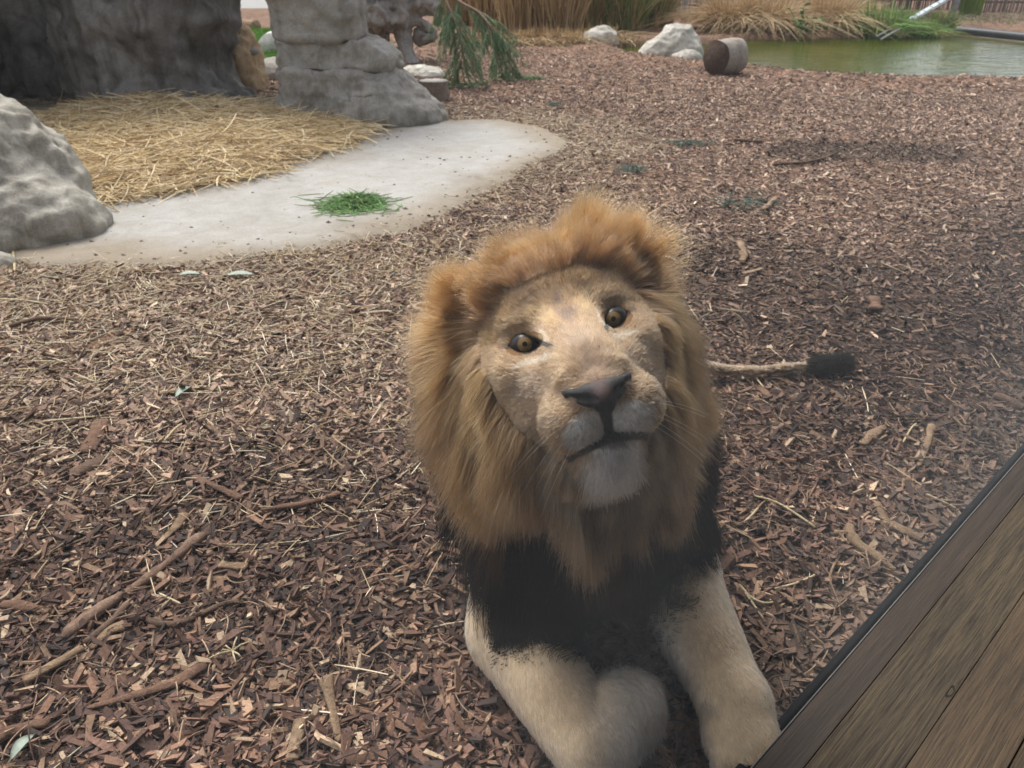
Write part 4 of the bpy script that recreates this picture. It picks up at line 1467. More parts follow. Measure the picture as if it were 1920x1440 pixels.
M_STK = bark_mat('straw_stem', (.50, .40, .22), (.60, .50, .31), (.68, .60, .42), 2)
SW = [([(538, 684), (610, 668), (695, 645)], .0032, 'long pale straw stem left of the mane'),
      ([(0, 566), (50, 569), (95, 575)], .004, 'long straw stem at the left edge near the boulder'),
      ([(80, 795), (140, 792), (195, 790)], .003, 'straight straw stem lying level beside the upright bark flake'),
      ([(300, 745), (370, 738), (438, 730)], .0032, 'pale straw stem across the dark twig left of the mane'),
      ([(312, 840), (330, 820), (345, 808)], .004, 'short leaning straw right of the bark flake'),
      ([(140, 704), (180, 722), (190, 716)], .003, 'kinked straw in the middle of the left mulch'),
      ([(302, 1123), (320, 1132), (342, 1142)], .0028, 'short bright straw right of the long split stick'),
      ([(125, 1030), (145, 1015), (160, 1005)], .0026, 'thin straw above the long split stick'),
      ([(1412, 940), (1460, 955), (1532, 1000)], .0032, 'long bent yellow straw between lion and window'),
      ([(1393, 990), (1408, 975), (1420, 962)], .0034, 'short greenish straw beside the long bent one'),
      ([(1450, 1112), (1490, 1102), (1535, 1082)], .0030, 'yellow straw crossing the fork above the right paw'),
      ([(1385, 1105), (1405, 1128), (1432, 1140), (1455, 1135)], .0032, 'curved straw stem just right of the stretched leg'),
      ([(1395, 1120), (1415, 1148), (1430, 1170)], .0026, 'straw pointing down beside the stretched leg'),
      ([(1735, 932), (1765, 942), (1793, 952)], .0030, 'white straw lying at the window edge'),
      ([(1690, 840), (1705, 815), (1715, 805)], .003, 'forked pale straw by the long splinter'),
      ([(24, 458), (28, 490), (30, 515)], .006, 'stout straw stem leaning against the left boulder'),
      ([(1405, 700), (1415, 720), (1430, 740)], .003, 'pale straw stub under the tail')]
for i, (pxs, r, lb) in enumerate(SW):
    stick('loose_straw', pxs, r, r * .8, M_STK, lb, 'straw', .8, 500 + i, .020, .08, 10, 'single straw stems on the mulch', 6)
# a little star of pale straw bits
g = at(440, 1238)
stw = empty('straw_knot', tuple(g), 'star shaped knot of short white straws on the near mulch', 'straw')
rng = np.random.default_rng(9)
for k in range(7):
    a = k * .9 + rng.random() * .9
    d = np.array([math.cos(a), math.sin(a), .15 * rng.random()])
    tube('straw', [g + [0, 0, .028], g + d * .02 + [0, 0, .03], g + d * (.022 + .025 * rng.random()) + [0, 0, .024]], .0018, M_STK, 5, stw)
for px, py, w1, lb, ang in [(52, 1420, .022, 'pale grey green eucalyptus leaf in the bottom left corner', 1.3), (347, 748, .03, 'pale green leaf caught under the level straw left of the mane', 1.2), (356, 523, .04, 'grey green leaf on the mulch in front of the concrete pad', .2), (450, 522, .05, 'second grey green leaf right along the pad edge', .1)]:
    g = at(px, py); g[2] = H(g[0], g[1]) + .02
    u = np.linspace(0, 1, 9); L = w1 * 2.6
    d = np.array([math.cos(ang), math.sin(ang), 0]); nn_ = np.array([-d[1], d[0], 0])
    V = []
    for k, v in enumerate(u):
        hw2 = w1 * .5 * math.sin(math.pi * min(1, v * .98 + .01)) ** .8
        c = g + d * (v - .5) * L + [0, 0, .012 * math.sin(v * 3.1)]
        V += [c - nn_ * hw2 + [0, 0, .004], c + [0, 0, -.002], c + nn_ * hw2 + [0, 0, .004]]
    q = [(k * 3 + j, k * 3 + j + 1, k * 3 + j + 4, k * 3 + j + 3) for k in range(8) for j in (0, 1)]
    V = np.array(V)
    V2 = np.concatenate([V, V - [0, 0, .0012]])
    q2 = [(a + 27, d_ + 27, c + 27, b + 27) for a, b, c, d_ in q]
    tag(mesh_np('leaf_blade', V2, np.array(q + q2), mat_plain('grey_green_leaf', (.22, .27, .22), .5, .4, 60, .15, .2)), lb, 'leaf', 'fallen leaves on the mulch')
# pebbles and crumbs on the pad
rng = np.random.default_rng(77)
V, Q = [], []
n = 0
while n < 170:
    p = np.array([rng.uniform(-2.4, .6), rng.uniform(3.5, 7.0), 0])
    s = float(poly_sd(p[None], PAD)[0])
    if s > -.05 or rng.random() > math.exp(s / .3) + .04 or poly_sd(p[None], BED)[0] < .1:
        continue
    r = .004 + .010 * rng.random() ** 3
    for sx, sy, sz in ((1, 0, 0), (0, 1, 0), (-1, 0, 0), (0, -1, 0), (0, 0, 1)):
        V.append(p + np.array([sx * r * (1 + rng.random()), sy * r, .018 + sz * r * .9]) + rng.normal(size=3) * r * .15)
    b = n * 5
    Q += [(b, b + 1, b + 4), (b + 1, b + 2, b + 4), (b + 2, b + 3, b + 4), (b + 3, b, b + 4)]
    n += 1
tag(mesh_np('crumbs', np.array(V), np.array(Q), mat_plain('soil_crumb', (.07, .05, .04), .9)), 'soil crumbs and chip bits on the pad', kind='stuff')

# tall planting beyond the fence, above the frame: the pond mirrors it
rng = np.random.default_rng(600)
for k, (x, y, r, h, lb) in enumerate([(1.5, 22.5, 1.6, 3.6, 'dark green tree beyond the fence, behind the golden reeds'), (5.0, 23.0, 1.9, 4.0, 'dense green tree beyond the fence, behind the tussocks'),
                                      (8.8, 22.5, 1.9, 3.8, 'green tree beyond the fence, behind the ramp')]):
    tr_ = empty('tree', (x, y, 0), lb, 'tree', 'trees beyond the fence')
    tube('trunk', spline([(x, y, -.1), (x + .1, y, 1.2), (x - .1, y + .1, h * .8)], 10), np.linspace(.14, .05, 10), B_GREY, 10, tr_, .1, k)
    n = 5000
    d = norm(rng.normal(size=(n, 3))); rr = rng.random(n) ** .4
    c = np.array([x, y, h * .62]) + d * rr[:, None] * np.array([r, r * .8, h * .45]) * (1 + .35 * vnoise(d, 2.5, 90 + k))[:, None]
    a = norm(rng.normal(size=(n, 3))); b = norm(np.cross(a, rng.normal(size=(n, 3))))
    s_ = (.05 + .05 * rng.random(n))[:, None]
    V = np.stack([c - a * s_, c + b * s_ * .5, c + a * s_, c - b * s_ * .5], 1).reshape(-1, 3)
    cl = np.array([(.045, .085, .022), (.07, .12, .03), (.035, .065, .02), (.10, .14, .04)])[rng.integers(0, 4, n)]
    mo = mesh_np('crown', V, np.arange(n * 4).reshape(-1, 4), M_GRASS, vcol=np.repeat(cl, 4, 0), smooth=False)
    child(mo, tr_)
# ------------------------------------------------------------------ lion
E0 = ray_depth(1066, 624, 1.10)                       # midpoint between the eyes
_f = norm(CO - E0); _r = norm(CR - (CR @ _f) * _f); _u = np.cross(_f, _r)


def _rot(a, b, deg):
    c, s = math.cos(math.radians(deg)), math.sin(math.radians(deg))
    return a * c + b * s, b * c - a * s


_r, _u = _rot(_r, _u, 16.0)
_f, _r = _rot(_f, _r, 6.5)
_f, _u = _rot(_f, _u, 4.0)
HM = np.stack([_r, _f, _u], 1)                        # head frame: x to the picture's right, forward, up


def hw(*q):
    return E0 + HM @ np.asarray(q, float)


def hl(P):
    return (P - E0) @ HM


TAN, LIGHT, WHITE = np.array([.205, .118, .055]), np.array([.29, .185, .090]), np.array([.68, .67, .64])
BROWN, BLACK = np.array([.105, .065, .04]), np.array([.011, .0095, .009])

fld = Field(axis((-.42, -.10, .010), (-.10, .30, .0032), (.30, .62, .010), (.62, 1.24, .013)),
            axis((.74, .83, .010), (.83, 1.16, .0032), (1.16, 2.62, .013)),
            axis((-.03, .50, .010), (.50, 1.02, .0032)))


def he(c, r, k=0.02, cut=False, tilt=None):
    R = HM
    if tilt is not None:                              # tilt in the face plane, degrees
        a = math.radians(tilt)
        R = HM @ np.array([[math.cos(a), 0, -math.sin(a)], [0, 1, 0], [math.sin(a), 0, math.cos(a)]])
    fld.ell(hw(*c), r, k, R, cut)


def hc_(a, b, ra, rb, k=0.015, cut=False):
    fld.cap(hw(*a), hw(*b), ra, rb, k, cut)


# torso, rump and hind legs lying on the ground, tail
SH = np.array([.16, 1.42, .40])
fld.ell((.14, 1.36, .33), (.17, .20, .27), .05)
fld.cap((.14, 1.45, .34), (.22, 2.0, .28), .195, .185, .06)
fld.cap((.22, 2.0, .27), (.32, 2.30, .24), .185, .16, .06)
fld.cap((.26, 2.25, .20), (.22, 1.98, .10), .16, .09, .05)
fld.cap((.40, 2.25, .17), (.40, 1.97, .11), .125, .075, .05)
fld.cap((.22, 1.98, .08), (.30, 2.25, .05), .06, .045, .03)
_t = [ray_z(1215, 640, .16), ray_z(1290, 680, .09), ray_z(1345, 692, .055), ray_z(1410, 696, .045), ray_z(1470, 690, .045), ray_z(1530, 684, .05), ray_z(1565, 680, .05)]
_t[0] = np.array([.46, 2.36, .22])
fld.chain(_t, [.040, .027, .018, .016, .015, .014, .013], .02)
TAIL = _t
# neck and the thick ruff that carries the mane
fld.cap(hw(0, -.12, -.02), SH + (0, 0, .04), .135, .20, .06)
he((0, -.17, -.05), (.160, .112, .170), .05)
fld.cap(hw(0, -.11, -.17), (.15, 1.27, .40), .105, .15, .06)
# fore legs: picture-left one folded under, picture-right one stretched out
EL, WL, PL = ray_z(968, 1185, .105), ray_z(1108, 1400, .085), ray_z(1178, 1305, .10)
fld.cap((.03, 1.36, .40), EL + (0, .02, 0), .125, .095, .05)
fld.cap(EL, WL, .094, .066, .03)
fld.cap(WL + (PL - WL) * .12 + np.array([.012, .0, .0]), WL + (PL - WL) * .6, .064, .064, .008)
fld.ell(PL - (.0, .0, .03), (.068, .075, .062), .02)
for _s in (-1, -.35, .35, 1):
    fld.ell(PL + np.array([.045 * _s * .8 + .012, .048 - .012 * abs(_s), -.035]), (.021, .03, .028), .012)
ER, WR = ray_z(1262, 1085, .12), ray_z(1378, 1318, .075)
PR = ray_z(1388, 1372, .055)
fld.cap((.28, 1.38, .38), ER + (0, .02, 0), .112, .098, .05)
fld.cap(ER, WR, .096, .061, .03)
fld.cap(WR, PR, .061, .060, .03)
_d = norm(PR - WR); _d[2] = 0; _d = norm(_d); _n = np.array([-_d[1], _d[0], 0])
fld.ell(PR + _d * .02 + (0, 0, -.005), (.066, .07, .048), .025)
for _s in (-1, -.35, .35, 1):
    fld.ell(PR + _d * (.072 - .016 * abs(_s)) + _n * .042 * _s + (0, 0, -.012), (.022, .024, .034), .010)

# head
he((0, -.11, .015), (.108, .13, .095), .03)
he((0, -.035, .055), (.088, .058, .048), .03)
hc_((0, -.02, .015), (0, .095, -.052), .050, .040, .025)
for s in (-1, 1):
    hc_((s * .020, 0, .010), (s * .022, .122, -.068), .032, .024, .018)
    he((s * .086, -.045, -.035), (.047, .070, .062), .03)
    he((s * .068, -.030, -.098), (.050, .075, .066), .03)
    he((s * .056, .030, -.060), (.030, .034, .030), .025)
he((0, .055, -.103), (.073, .085, .054), .03)
he((0, .0, -.155), (.072, .10, .050), .03)
for s in (-1, 1):
    he((s * .039, .104, -.117), (.042, .045, .042), .014)
    he((s * .052, -.008, .032), (.034, .022, .014), .025, tilt=s * 10)
    he((s * .068, .008, -.034), (.038, .022, .020), .025)
he((0, .088, -.167), (.029, .033, .020), .016)
he((0, .140, -.090), (.036, .020, .024), .012)
EYE = .0655


def eye_uv(q, s=None):
    """Coordinates along and across the slanting eye slit."""
    a = math.radians(13)
    ex, eu = (np.abs(q[..., 0]) if s is None else s * q[..., 0]) - EYE, q[..., 2] + .001
    return ex * math.cos(a) + eu * math.sin(a), -ex * math.sin(a) + eu * math.cos(a)


def slit(e1, e2):
    """<0 inside the almond shaped opening, metres."""
    top_ = .0098 * (1 - np.abs((e1 - .001) / .0205) ** 2.2)
    bot_ = .0104 * (1 - np.abs((e1 + .001) / .0205) ** 2.0)
    return np.where(e2 > 0, e2 - top_, -e2 - bot_)


def almond(s):
    def fn(P):
        q = (P - E0) @ HM
        e1, e2 = eye_uv(q, s)
        return np.maximum(slit(e1, e2) * .8, np.maximum(np.abs(q[..., 1] - .034) - .040, np.abs(e1) - .021))
    return fn


for s in (-1, 1):
    fld.add(almond(s), hw(s * EYE, .02, 0) - .05, hw(s * EYE, .02, 0) + .05, .004, True, .0)
    hc_((s * .046, .030, -.007), (s * .037, .050, -.017), .0035, .003, .004, cut=True)
hc_((0, .162, -.106), (0, .153, -.146), .0045, .005, .006, cut=True)
for s in (-1, 1):
    _m = [(0, .152, -.147), (s * .026, .146, -.152), (s * .046, .122, -.161), (s * .062, .085, -.172), (s * .070, .055, -.180)]
    for i in range(4):
        hc_(_m[i], _m[i + 1], .0065 - .0008 * i, .0057 - .0008 * i, .006, cut=True)
    he((s * .146, -.118, .068), (.032, .020, .038), .012)
    he((s * .146, -.100, .068), (.021, .013, .025), .008, cut=True)

LV, LQ = fld.polygonise()
LV = relax(LV, LQ, 1, .4)


def own_of(P, idx):
    kd = kdtree.KDTree(len(idx))
    for k, g in enumerate(idx):
        kd.insert(P[g], k)
    kd.balance()
    return np.array([kd.find(v)[1] for v in P])


def gather(pts, L, idx, own, cl, pw=1.2):
    """Draw strands towards the guide of their lock, more so at the tips."""
    n, K = pts.shape[:2]
    t = np.linspace(0, 1, K)
    g = idx[own]
    wgt = (cl * t ** pw)[None, :, None] * (.5 + .5 * RNG.random(n))[:, None, None]
    rel = np.clip(L / np.maximum(L[g], 1e-4), .6, 1.3)[:, None, None]
    root, groot = pts[:, :1], pts[g][:, :1]
    tgt = root + (pts[g] - groot) * rel + (groot - root) * (t ** 1.1)[None, :, None] * .85
    return pts * (1 - wgt) + tgt * wgt


def ear_r(q):
    return np.sqrt((((np.abs(q[:, 0]) - .150) / .036) ** 2 + ((q[:, 1] + .116) / .028) ** 2 + ((q[:, 2] - .072) / .040) ** 2))


def chest_w(P):
    """1 on the black chest mane, 0 on the cream legs."""
    cx = .165
    wz = sstep(-.01, .19, P[:, 2] + .08 * vnoise(P, 8, 3) + .03 * vnoise(P, 25, 3)) * sstep(.64, .54, P[:, 2])
    # the outer side of the picture-left upper arm stays cream
    arm = sstep(-.055, -.02, P[:, 0] + 1.1 * np.clip(P[:, 2] - .25, 0, 1))
    armr = sstep(.37, .29, P[:, 0] - .8 * np.clip(P[:, 2] - .15, 0, .2) + .03 * vnoise(P, 12, 4))
    low = sstep(1.00, 1.13, P[:, 1] + .5 * (P[:, 2] - .1))
    return wz * arm * armr * low * (P[:, 1] < 1.6)


def lion_col(P):
    q = hl(P)
    x, f, u = q.T
    ax = np.abs(x)
    n1, n2 = vnoise(P, 60, 1), vnoise(P, 25, 2)
    c = np.tile(np.array([.56, .42, .265]), (len(P), 1))            # cream of the legs
    def blend(c, w, col):
        w = np.clip(w, 0, 1)[:, None]
        return c * (1 - w) + np.asarray(col) * w
    back = sstep(1.25, 1.5, P[:, 1]) * sstep(.12, .3, P[:, 2])
    c = blend(c, back * .9, [.13, .078, .040])
    c = blend(c, sstep(.0, .8, vnoise(P, 9, 23) + .5 * vnoise(P, 30, 24)) * .30 * (P[:, 2] < .4), [.34, .22, .12])
    # white inner sides of the fore legs
    inner = np.clip(sstep(.13, .04, np.abs(P[:, 0] - .245)) * sstep(.24, .10, P[:, 2]) * (P[:, 1] < 1.2), 0, 1)
    c = blend(c, inner * .8, [.58, .54, .47])
    pad = np.linalg.norm((P - (WR * .45 + PR * .55 + np.array([-.045, .0, .02]))) / np.array([.022, .032, .03]), axis=1)
    c = blend(c, sstep(1.25, .5, pad + .25 * n1) * .75, [.13, .115, .10])
    hd = sstep(-.30, -.2, u) * (f > -.30) * (ax < .22) * (P[:, 2] > .52)
    c = blend(c, hd, TAN)
    hz = hd
    mot = vnoise(P, 34, 21) * .6 + vnoise(P, 90, 22) * .5
    c = blend(c, hz * sstep(-.1, .7, mot) * .45, [.135, .088, .056])
    c = blend(c, hz * sstep(.1, .8, -mot) * .30, [.27, .175, .095])
    # forehead and bridge
    c = blend(c, hz * sstep(.03, .0, ax - .055) * sstep(.03, .075, u) * .5 * (1 + n2), [.135, .085, .052])
    c = blend(c, hz * sstep(1, .3, ((ax - .034) / .022) ** 2 + ((u - .030) / .020) ** 2) * .75 * (.8 + .4 * n2), [.31, .185, .082])
    c = blend(c, hz * sstep(1.2, .2, (x / .016) ** 2 + ((u - .030) / .030) ** 2) * .75 * (1 + n1), [.075, .048, .034])
    c = blend(c, hz * sstep(1, .2, ((ax - .040) / .012) ** 2 + ((u - .014) / .010) ** 2) * .4, [.10, .065, .05])
    c = blend(c, hz * sstep(.04, .0, ax) * sstep(.06, .12, f) * sstep(-.10, -.06, u) * .6, [.165, .115, .082])
    c = blend(c, hz * sstep(1, .4, ((ax - .075) / .035) ** 2 + ((u + .060) / .022) ** 2) * .6 * (1 + .6 * n2), [.125, .085, .056])  # side-of-face shading under the eyes, painted into the coat
    c = blend(c, hz * sstep(1, .3, ((ax - .085) / .03) ** 2 + ((u + .105) / .03) ** 2) * .5, [.14, .088, .052])
    # white under the eyes, muzzle and chin
    du = u + .0275 + .10 * (ax - EYE) ** 2 / .02
    c = blend(c, hz * sstep(1, .3, ((ax - .062) / .030) ** 2 + (du / .0075) ** 2) * .6, [.44, .35, .24])
    c = blend(c, hz * sstep(1, .4, ((ax - .041) / .007) ** 2 + ((u + .002) / .016) ** 2) * .6, [.40, .31, .20])
    c = blend(c, hz * sstep(1.25, .45, ((ax - .022) / .034) ** 2 + ((u + .133) / .025) ** 2) * (f > .06) * .85, WHITE * .9)
    c = blend(c, hz * sstep(-.150, -.172, u + .01 * n1) * sstep(.02, .08, f + .02 * n1) * sstep(.050, .026, ax + .008 * n2), WHITE)
    c = blend(c, hz * (u < -.148) * sstep(.03, -.02, f) * .4, [.46, .36, .24])
    # rows of whisker spots
    for k in range(3):
        for j in range(4):
            sx, su = .034 + .009 * j, -.112 - .011 * k + .002 * j
            c = blend(c, hz * sstep(.0030, .0012, np.hypot(ax - sx, u - su)) * (f > .07) * .55, [.10, .06, .04])
    # black lips, philtrum, eye rims and inner corners
    mu = -.147 - .0045 * (ax / .02) ** 1.35
    c = blend(c, hz * sstep(.0105, .0065, np.abs(u - mu) * (1 + 9 * ax)) * (ax < .064) * (f > .06), BLACK)
    c = blend(c, hz * sstep(.0095, .0055, ax - .05 * (u + .125)) * (u < -.100) * (u > -.15) * (f > .10), BLACK)
    c = blend(c, hz * sstep(.028, .012, ax) * sstep(-.143, -.150, u) * sstep(-.166, -.158, u) * (f > .06) * .8, BLACK)
    e1, e2 = eye_uv(q)
    sl = slit(e1, e2)
    up = np.where(e2 > 0, .0042, .0026)
    c = blend(c, hz * sstep(up * 1.35, up * .7, sl) * (np.abs(e1) < .0255) * (f > -.03), BLACK)
    c = blend(c, hz * sstep(.0065, .0035, np.abs((u + .007) - (ax - .046) * 1.15)) * (ax > .034) * (ax < .048), BLACK)
    c = blend(c, hz * sstep(.006, .003, np.abs((u - .004) - (ax - .087) * .25)) * (ax > .084) * (ax < .100) * (f > -.06) * .7, BLACK)
    er = sstep(1.15, 1.0, ear_r(q)) * (P[:, 2] > .6)
    # behind the face: roots of the mane
    fr = face_r(q)
    m = sstep(1.0, 1.12, fr) * (P[:, 2] > .40) * (P[:, 1] < 1.8)
    c = blend(c, m, [.065, .036, .019])
    c = blend(c, er, np.where((f > -.118)[:, None], np.array([[.11, .056, .026]]), np.array([[.17, .082, .034]])))
    c = blend(c, sstep(.60, .95, chest_w(P)), [.012, .010, .009])
    tw = sstep(1.30, 1.5, P[:, 0] + .3)
    c = blend(c, (P[:, 0] > .58) * .9, [.155, .098, .052])
    c = blend(c, tw * (P[:, 0] > .9), [.02, .016, .014])
    return c * (1 + .10 * n2[:, None])


def face_r(q):
    """<1 on the bare face, >1 where the mane grows."""
    x, f, u = q.T
    wx = np.interp(u, [-.21, -.17, -.12, -.06, .0, .09], [.056, .078, .101, .121, .131, .130])
    r = ((np.abs(x) / wx) ** 2.7 + (np.abs(u + .05) / np.where(u > -.05, .134, .160)) ** 2.7) ** (1 / 2.7)
    return np.where(f > -.075, r, 1.0 + np.clip(-.075 - f, 0, 1) * 12 + .05) + 0.04 * vnoise(q, 40, 5)


LC = lion_col(LV)
M_SKIN = mat_attr('lion_hide', .85, .1)
M_FUR = mat_attr('lion_fur', .55, hair=True)
M_MANE = mat_attr('lion_mane_hair', .42, hair=True)
lion = mesh_np('lion', LV, LQ, M_SKIN, vcol=LC)
tag(lion, 'lion lying on the bark mulch, golden mane over a black chest, face tilted up', 'lion')


def grow(P, D, L, grav, npts=7, clumps=0, cl=0.5, frizz=.15, wave=0.0, keep=.004, bias=None):
    n = len(P)
    pts = np.zeros((n, npts, 3))
    pts[:, 0] = P
    d = norm(D)
    down = np.array([0, 0, -1.0])
    p = P.copy()
    jit = RNG.normal(size=(n, 3)) * frizz
    for i in range(1, npts):
        st = (L / (npts - 1))[:, None]
        d = norm(d + grav[:, None] * down * (1.6 / npts) + jit * (1.5 / npts) + RNG.normal(size=(n, 3)) * frizz * .25
                 + (0 if bias is None else bias * (1.6 / npts)))
        p = p + d * st
        if keep is not None:
            F = fld.tri(p)
            m = F < keep
            if m.any():
                g = fld.grad(p[m])
                p[m] += g * (keep - F[m])[:, None]
                d[m] = norm(d[m] + g * .35)
        pts[:, i] = p
    if clumps:
        gi = RNG.choice(n, min(clumps, n), replace=False)
        kd = kdtree.KDTree(len(gi))
        for j, g in enumerate(gi):
            kd.insert(P[g], j)
        kd.balance()
        own = np.array([gi[kd.find(v)[1]] for v in P])
        t = np.linspace(0, 1, npts)
        wgt = (cl * t ** 1.2)[None, :, None] * (.55 + .45 * RNG.random(n))[:, None, None]
        rel = (L / np.maximum(L[own], 1e-4))[:, None, None]
        tgt = P[:, None] * 0 + pts[own] * 1.0
        tgt = tgt + (P - P[own])[:, None] * (1 - t)[None, :, None] * .9
        # keep each strand's own length along its clump
        tgt = P[:, None] + (tgt - tgt[:, :1]) * np.clip(rel, .6, 1.3)
        pts = pts * (1 - wgt) + tgt * wgt
    return pts


TAPER = lambda k, r0, r1: np.linspace(r0, r1, k)

# ---- short coat on face, legs and body
Wq = (np.ones(len(LQ)))
fc = LV[LQ].mean(1)
qf = hl(fc)
isface = (face_r(qf) < 1.06) & (fc[:, 2] > .52) & (qf[:, 2] > -.24)
ischest = chest_w(fc) > .85
legs = (fc[:, 1] < 1.45) & (fc[:, 2] < .45) & ~ischest
tailz = (fc[:, 0] > .58)
mouthcut = np.zeros(len(fc), bool)
rimq = np.sqrt(((np.abs(qf[:, 0]) - EYE) / .0235) ** 2 + ((qf[:, 2] + .001) / .0150) ** 2)
eyeq = isface & (rimq < 1.1)
Wf = np.where((isface | ((ear_r(qf) < 1.05) & (fc[:, 2] > .6))) & ~eyeq, 1.0, 0.0)
P, Nn, fi = sample_faces(LV, LQ, 150000, Wf)
q = hl(P)
src = np.array([0, .20, -.07])
dl = q - src
dl[:, 2] -= .05 * (q[:, 2] < -.15)
D = norm(dl) @ HM.T
# hair on the bridge runs up, on the muzzle sides back
D = norm(D - (D * Nn).sum(1, keepdims=True) * Nn)
chin = sstep(-.160, -.19, q[:, 2]) * (q[:, 1] > .01)
D = norm(D + .15 * Nn)
D = norm(D * (1 - chin[:, None]) + chin[:, None] * (.42 * Nn + np.array([0, .1, -1.0]) + .3 * D))
L = .0070 + .005 * RNG.random(len(P)) + .008 * sstep(.0, -.07, q[:, 1]) + chin * (.042 * (.2 + RNG.random(len(P))))
nearnose = np.linalg.norm((q - np.array([0, .15, -.095])) / np.array([.05, .05, .035]), axis=1)
L *= np.where(nearnose < 1.2, .55, 1)
L *= np.where(np.sqrt(((np.abs(q[:, 0]) - EYE) / .0235) ** 2 + ((q[:, 2] + .001) / .0150) ** 2) < 1.9, .6, 1)
mu = -.147 - .0045 * (np.abs(q[:, 0]) / .02) ** 1.35
L *= np.where((np.abs(q[:, 2] - mu) < .009) & (q[:, 1] > .06), .35, 1)
C = lion_col(P) * (.80 + .40 * RNG.random((len(P), 1)))
pts = grow(P, D, L, .35 * chin, 4, frizz=.22, keep=None)
sk = RNG.choice(len(P), 9000, replace=False); so_ = own_of(P, sk)
pts = gather(pts, L, sk, so_, .28)
C *= (.74 + .50 * RNG.random(9000))[so_][:, None]
coat = curves_obj('face_coat', pts, TAPER(4, .00046, .00014), M_FUR, C, lion)

Wb = np.where(legs, 1.0, 0) + np.where(tailz, .8, 0) + np.where((~isface) & (~legs) & (fc[:, 1] > 1.45), .25, 0)
P, Nn, fi = sample_faces(LV, LQ, 170000, Wb)
D = np.where((P[:, 1:2] < 1.45), np.array([.35, -.75, -.35]), np.array([.2, .9, -.3]))
D = norm(D - (D * Nn).sum(1, keepdims=True) * Nn + .30 * Nn)
L = .008 + .006 * RNG.random(len(P))
fringe = sstep(.12, .05, np.abs(P[:, 0] - .26)) * (P[:, 1] < 1.15) * sstep(.12, .07, P[:, 2])
L += .018 * fringe * RNG.random(len(P))
C = lion_col(P) * (.82 + .36 * RNG.random((len(P), 1)))
pts = grow(P, D, L, np.full(len(P), .2), 4, frizz=.2, keep=None)
sk = RNG.choice(len(P), 9000, replace=False); so_ = own_of(P, sk)
pts = gather(pts, L, sk, so_, .5)
C *= (.74 + .48 * RNG.random(9000))[so_][:, None]
bcoat = curves_obj('body_coat', pts, TAPER(4, .00042, .00012), M_FUR, C, lion)

# ---- mane
Pm, Nm, fi = sample_faces(LV, LQ, 450000, np.where((fc[:, 2] > .38) & (fc[:, 1] < 1.80), 1.0, 0))
q = hl(Pm)
fr = face_r(q)
kp = (fr > 1.0) & (chest_w(Pm) < .6) & (ear_r(q) > 1.0)
kp &= (RNG.random(len(Pm)) < np.where(q[:, 1] < -.28, .45, 1.0))
Pm, Nm, q, fr = Pm[kp], Nm[kp], q[kp], fr[kp]
x, f, u = q.T
n = len(Pm)
lk = RNG.choice(n, 420, replace=False); lo = own_of(Pm, lk)
sk = RNG.choice(n, 6500, replace=False); so_ = own_of(Pm, sk)
lv = RNG.normal(size=(420, 3)); llen = .78 + .42 * RNG.random(420); lcol = .72 + .52 * RNG.random(420)
scol = .78 + .42 * RNG.random(6500)
ph = np.arctan2(x, u + .03)                       # 0 at the crown, +-pi under the chin
aph = np.abs(ph)
top = sstep(1.25, .85, aph)
side = sstep(.85, 1.25, aph) * sstep(2.75, 2.2, aph)
bot = sstep(2.2, 2.75, aph)
front = sstep(-.17, -.06, f)
sgn = np.sign(x + .008) * sstep(0, .025, np.abs(x + .008))
# head-frame directions: the crown parts and falls to both sides, the sides hang down and out, a beard below
dt = np.stack([sgn * np.where(x < 0, 1.15, .75) + x * 2.5, -.42 - .30 * sstep(.06, .01, np.abs(x + .008)) - .1 * (1 - front), .95 + 0 * x], -1)
ds = np.stack([np.sign(x) * (.62 + .40 * (1 - front)), .16 * front - .45 * (1 - front), -.85 + .55 * sstep(-.02, .06, u)], -1)
db = np.stack([x * 3.0, .12 + 0 * x, -1.0 + 0 * x], -1)
dloc = top[:, None] * norm(dt) + side[:, None] * norm(ds) + bot[:, None] * norm(db)
swirl = np.stack([vnoise(q, 11, 30 + k) for k in range(3)], -1)
D = norm(norm(dloc + .30 * swirl + .27 * lv[lo]) @ HM.T + (.34 - .30 * top * sstep(-.12, -.05, f))[:, None] * Nm)
L = (.108 * top * np.where(x < -.03, .80, 1.0) * (.70 + .42 * sstep(.01, .07, np.abs(x + .008))) + .138 * side * np.where(x > .05, .66, 1.0) + .088 * bot * (1 + .5 * vnoise(Pm, 26, 55))) * llen[lo] * (.8 + .3 * RNG.random(n))
L *= np.where(fr < 1.30, .38 + .62 * sstep(1.0, 1.30, fr), 1)
L *= np.where(RNG.random(n) < .05, 1.25, 1)
grav = .40 * top * (1 - front) - .10 * top * front + .70 * side + 1.1 * bot
pts = grow(Pm, D, L, grav, 9, frizz=.28, keep=.006)
pts = gather(pts, L, lk, lo, .24)
pts = gather(pts, L, sk, so_, .48)
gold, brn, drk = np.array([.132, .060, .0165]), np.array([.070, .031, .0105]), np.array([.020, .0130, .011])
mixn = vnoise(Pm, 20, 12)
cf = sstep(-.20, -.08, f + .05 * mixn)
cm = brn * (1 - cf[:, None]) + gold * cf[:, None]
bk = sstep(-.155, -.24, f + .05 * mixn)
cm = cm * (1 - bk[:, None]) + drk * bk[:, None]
tb = top * (.6 + .4 * mixn)
cm = cm * (1 - .65 * tb[:, None]) + np.array([.100, .038, .0105]) * .65 * tb[:, None]
cm = cm * (1 - .6 * bot[:, None]) + np.array([.080, .047, .020]) * .6 * bot[:, None]
nc = bot * sstep(-.30, -.21, u) * sstep(-.10, .0, f)
cm = cm * (1 - .35 * nc[:, None]) + np.array([.24, .19, .125]) * .35 * nc[:, None]
cheek = sstep(1.35, 1.1, fr) * side
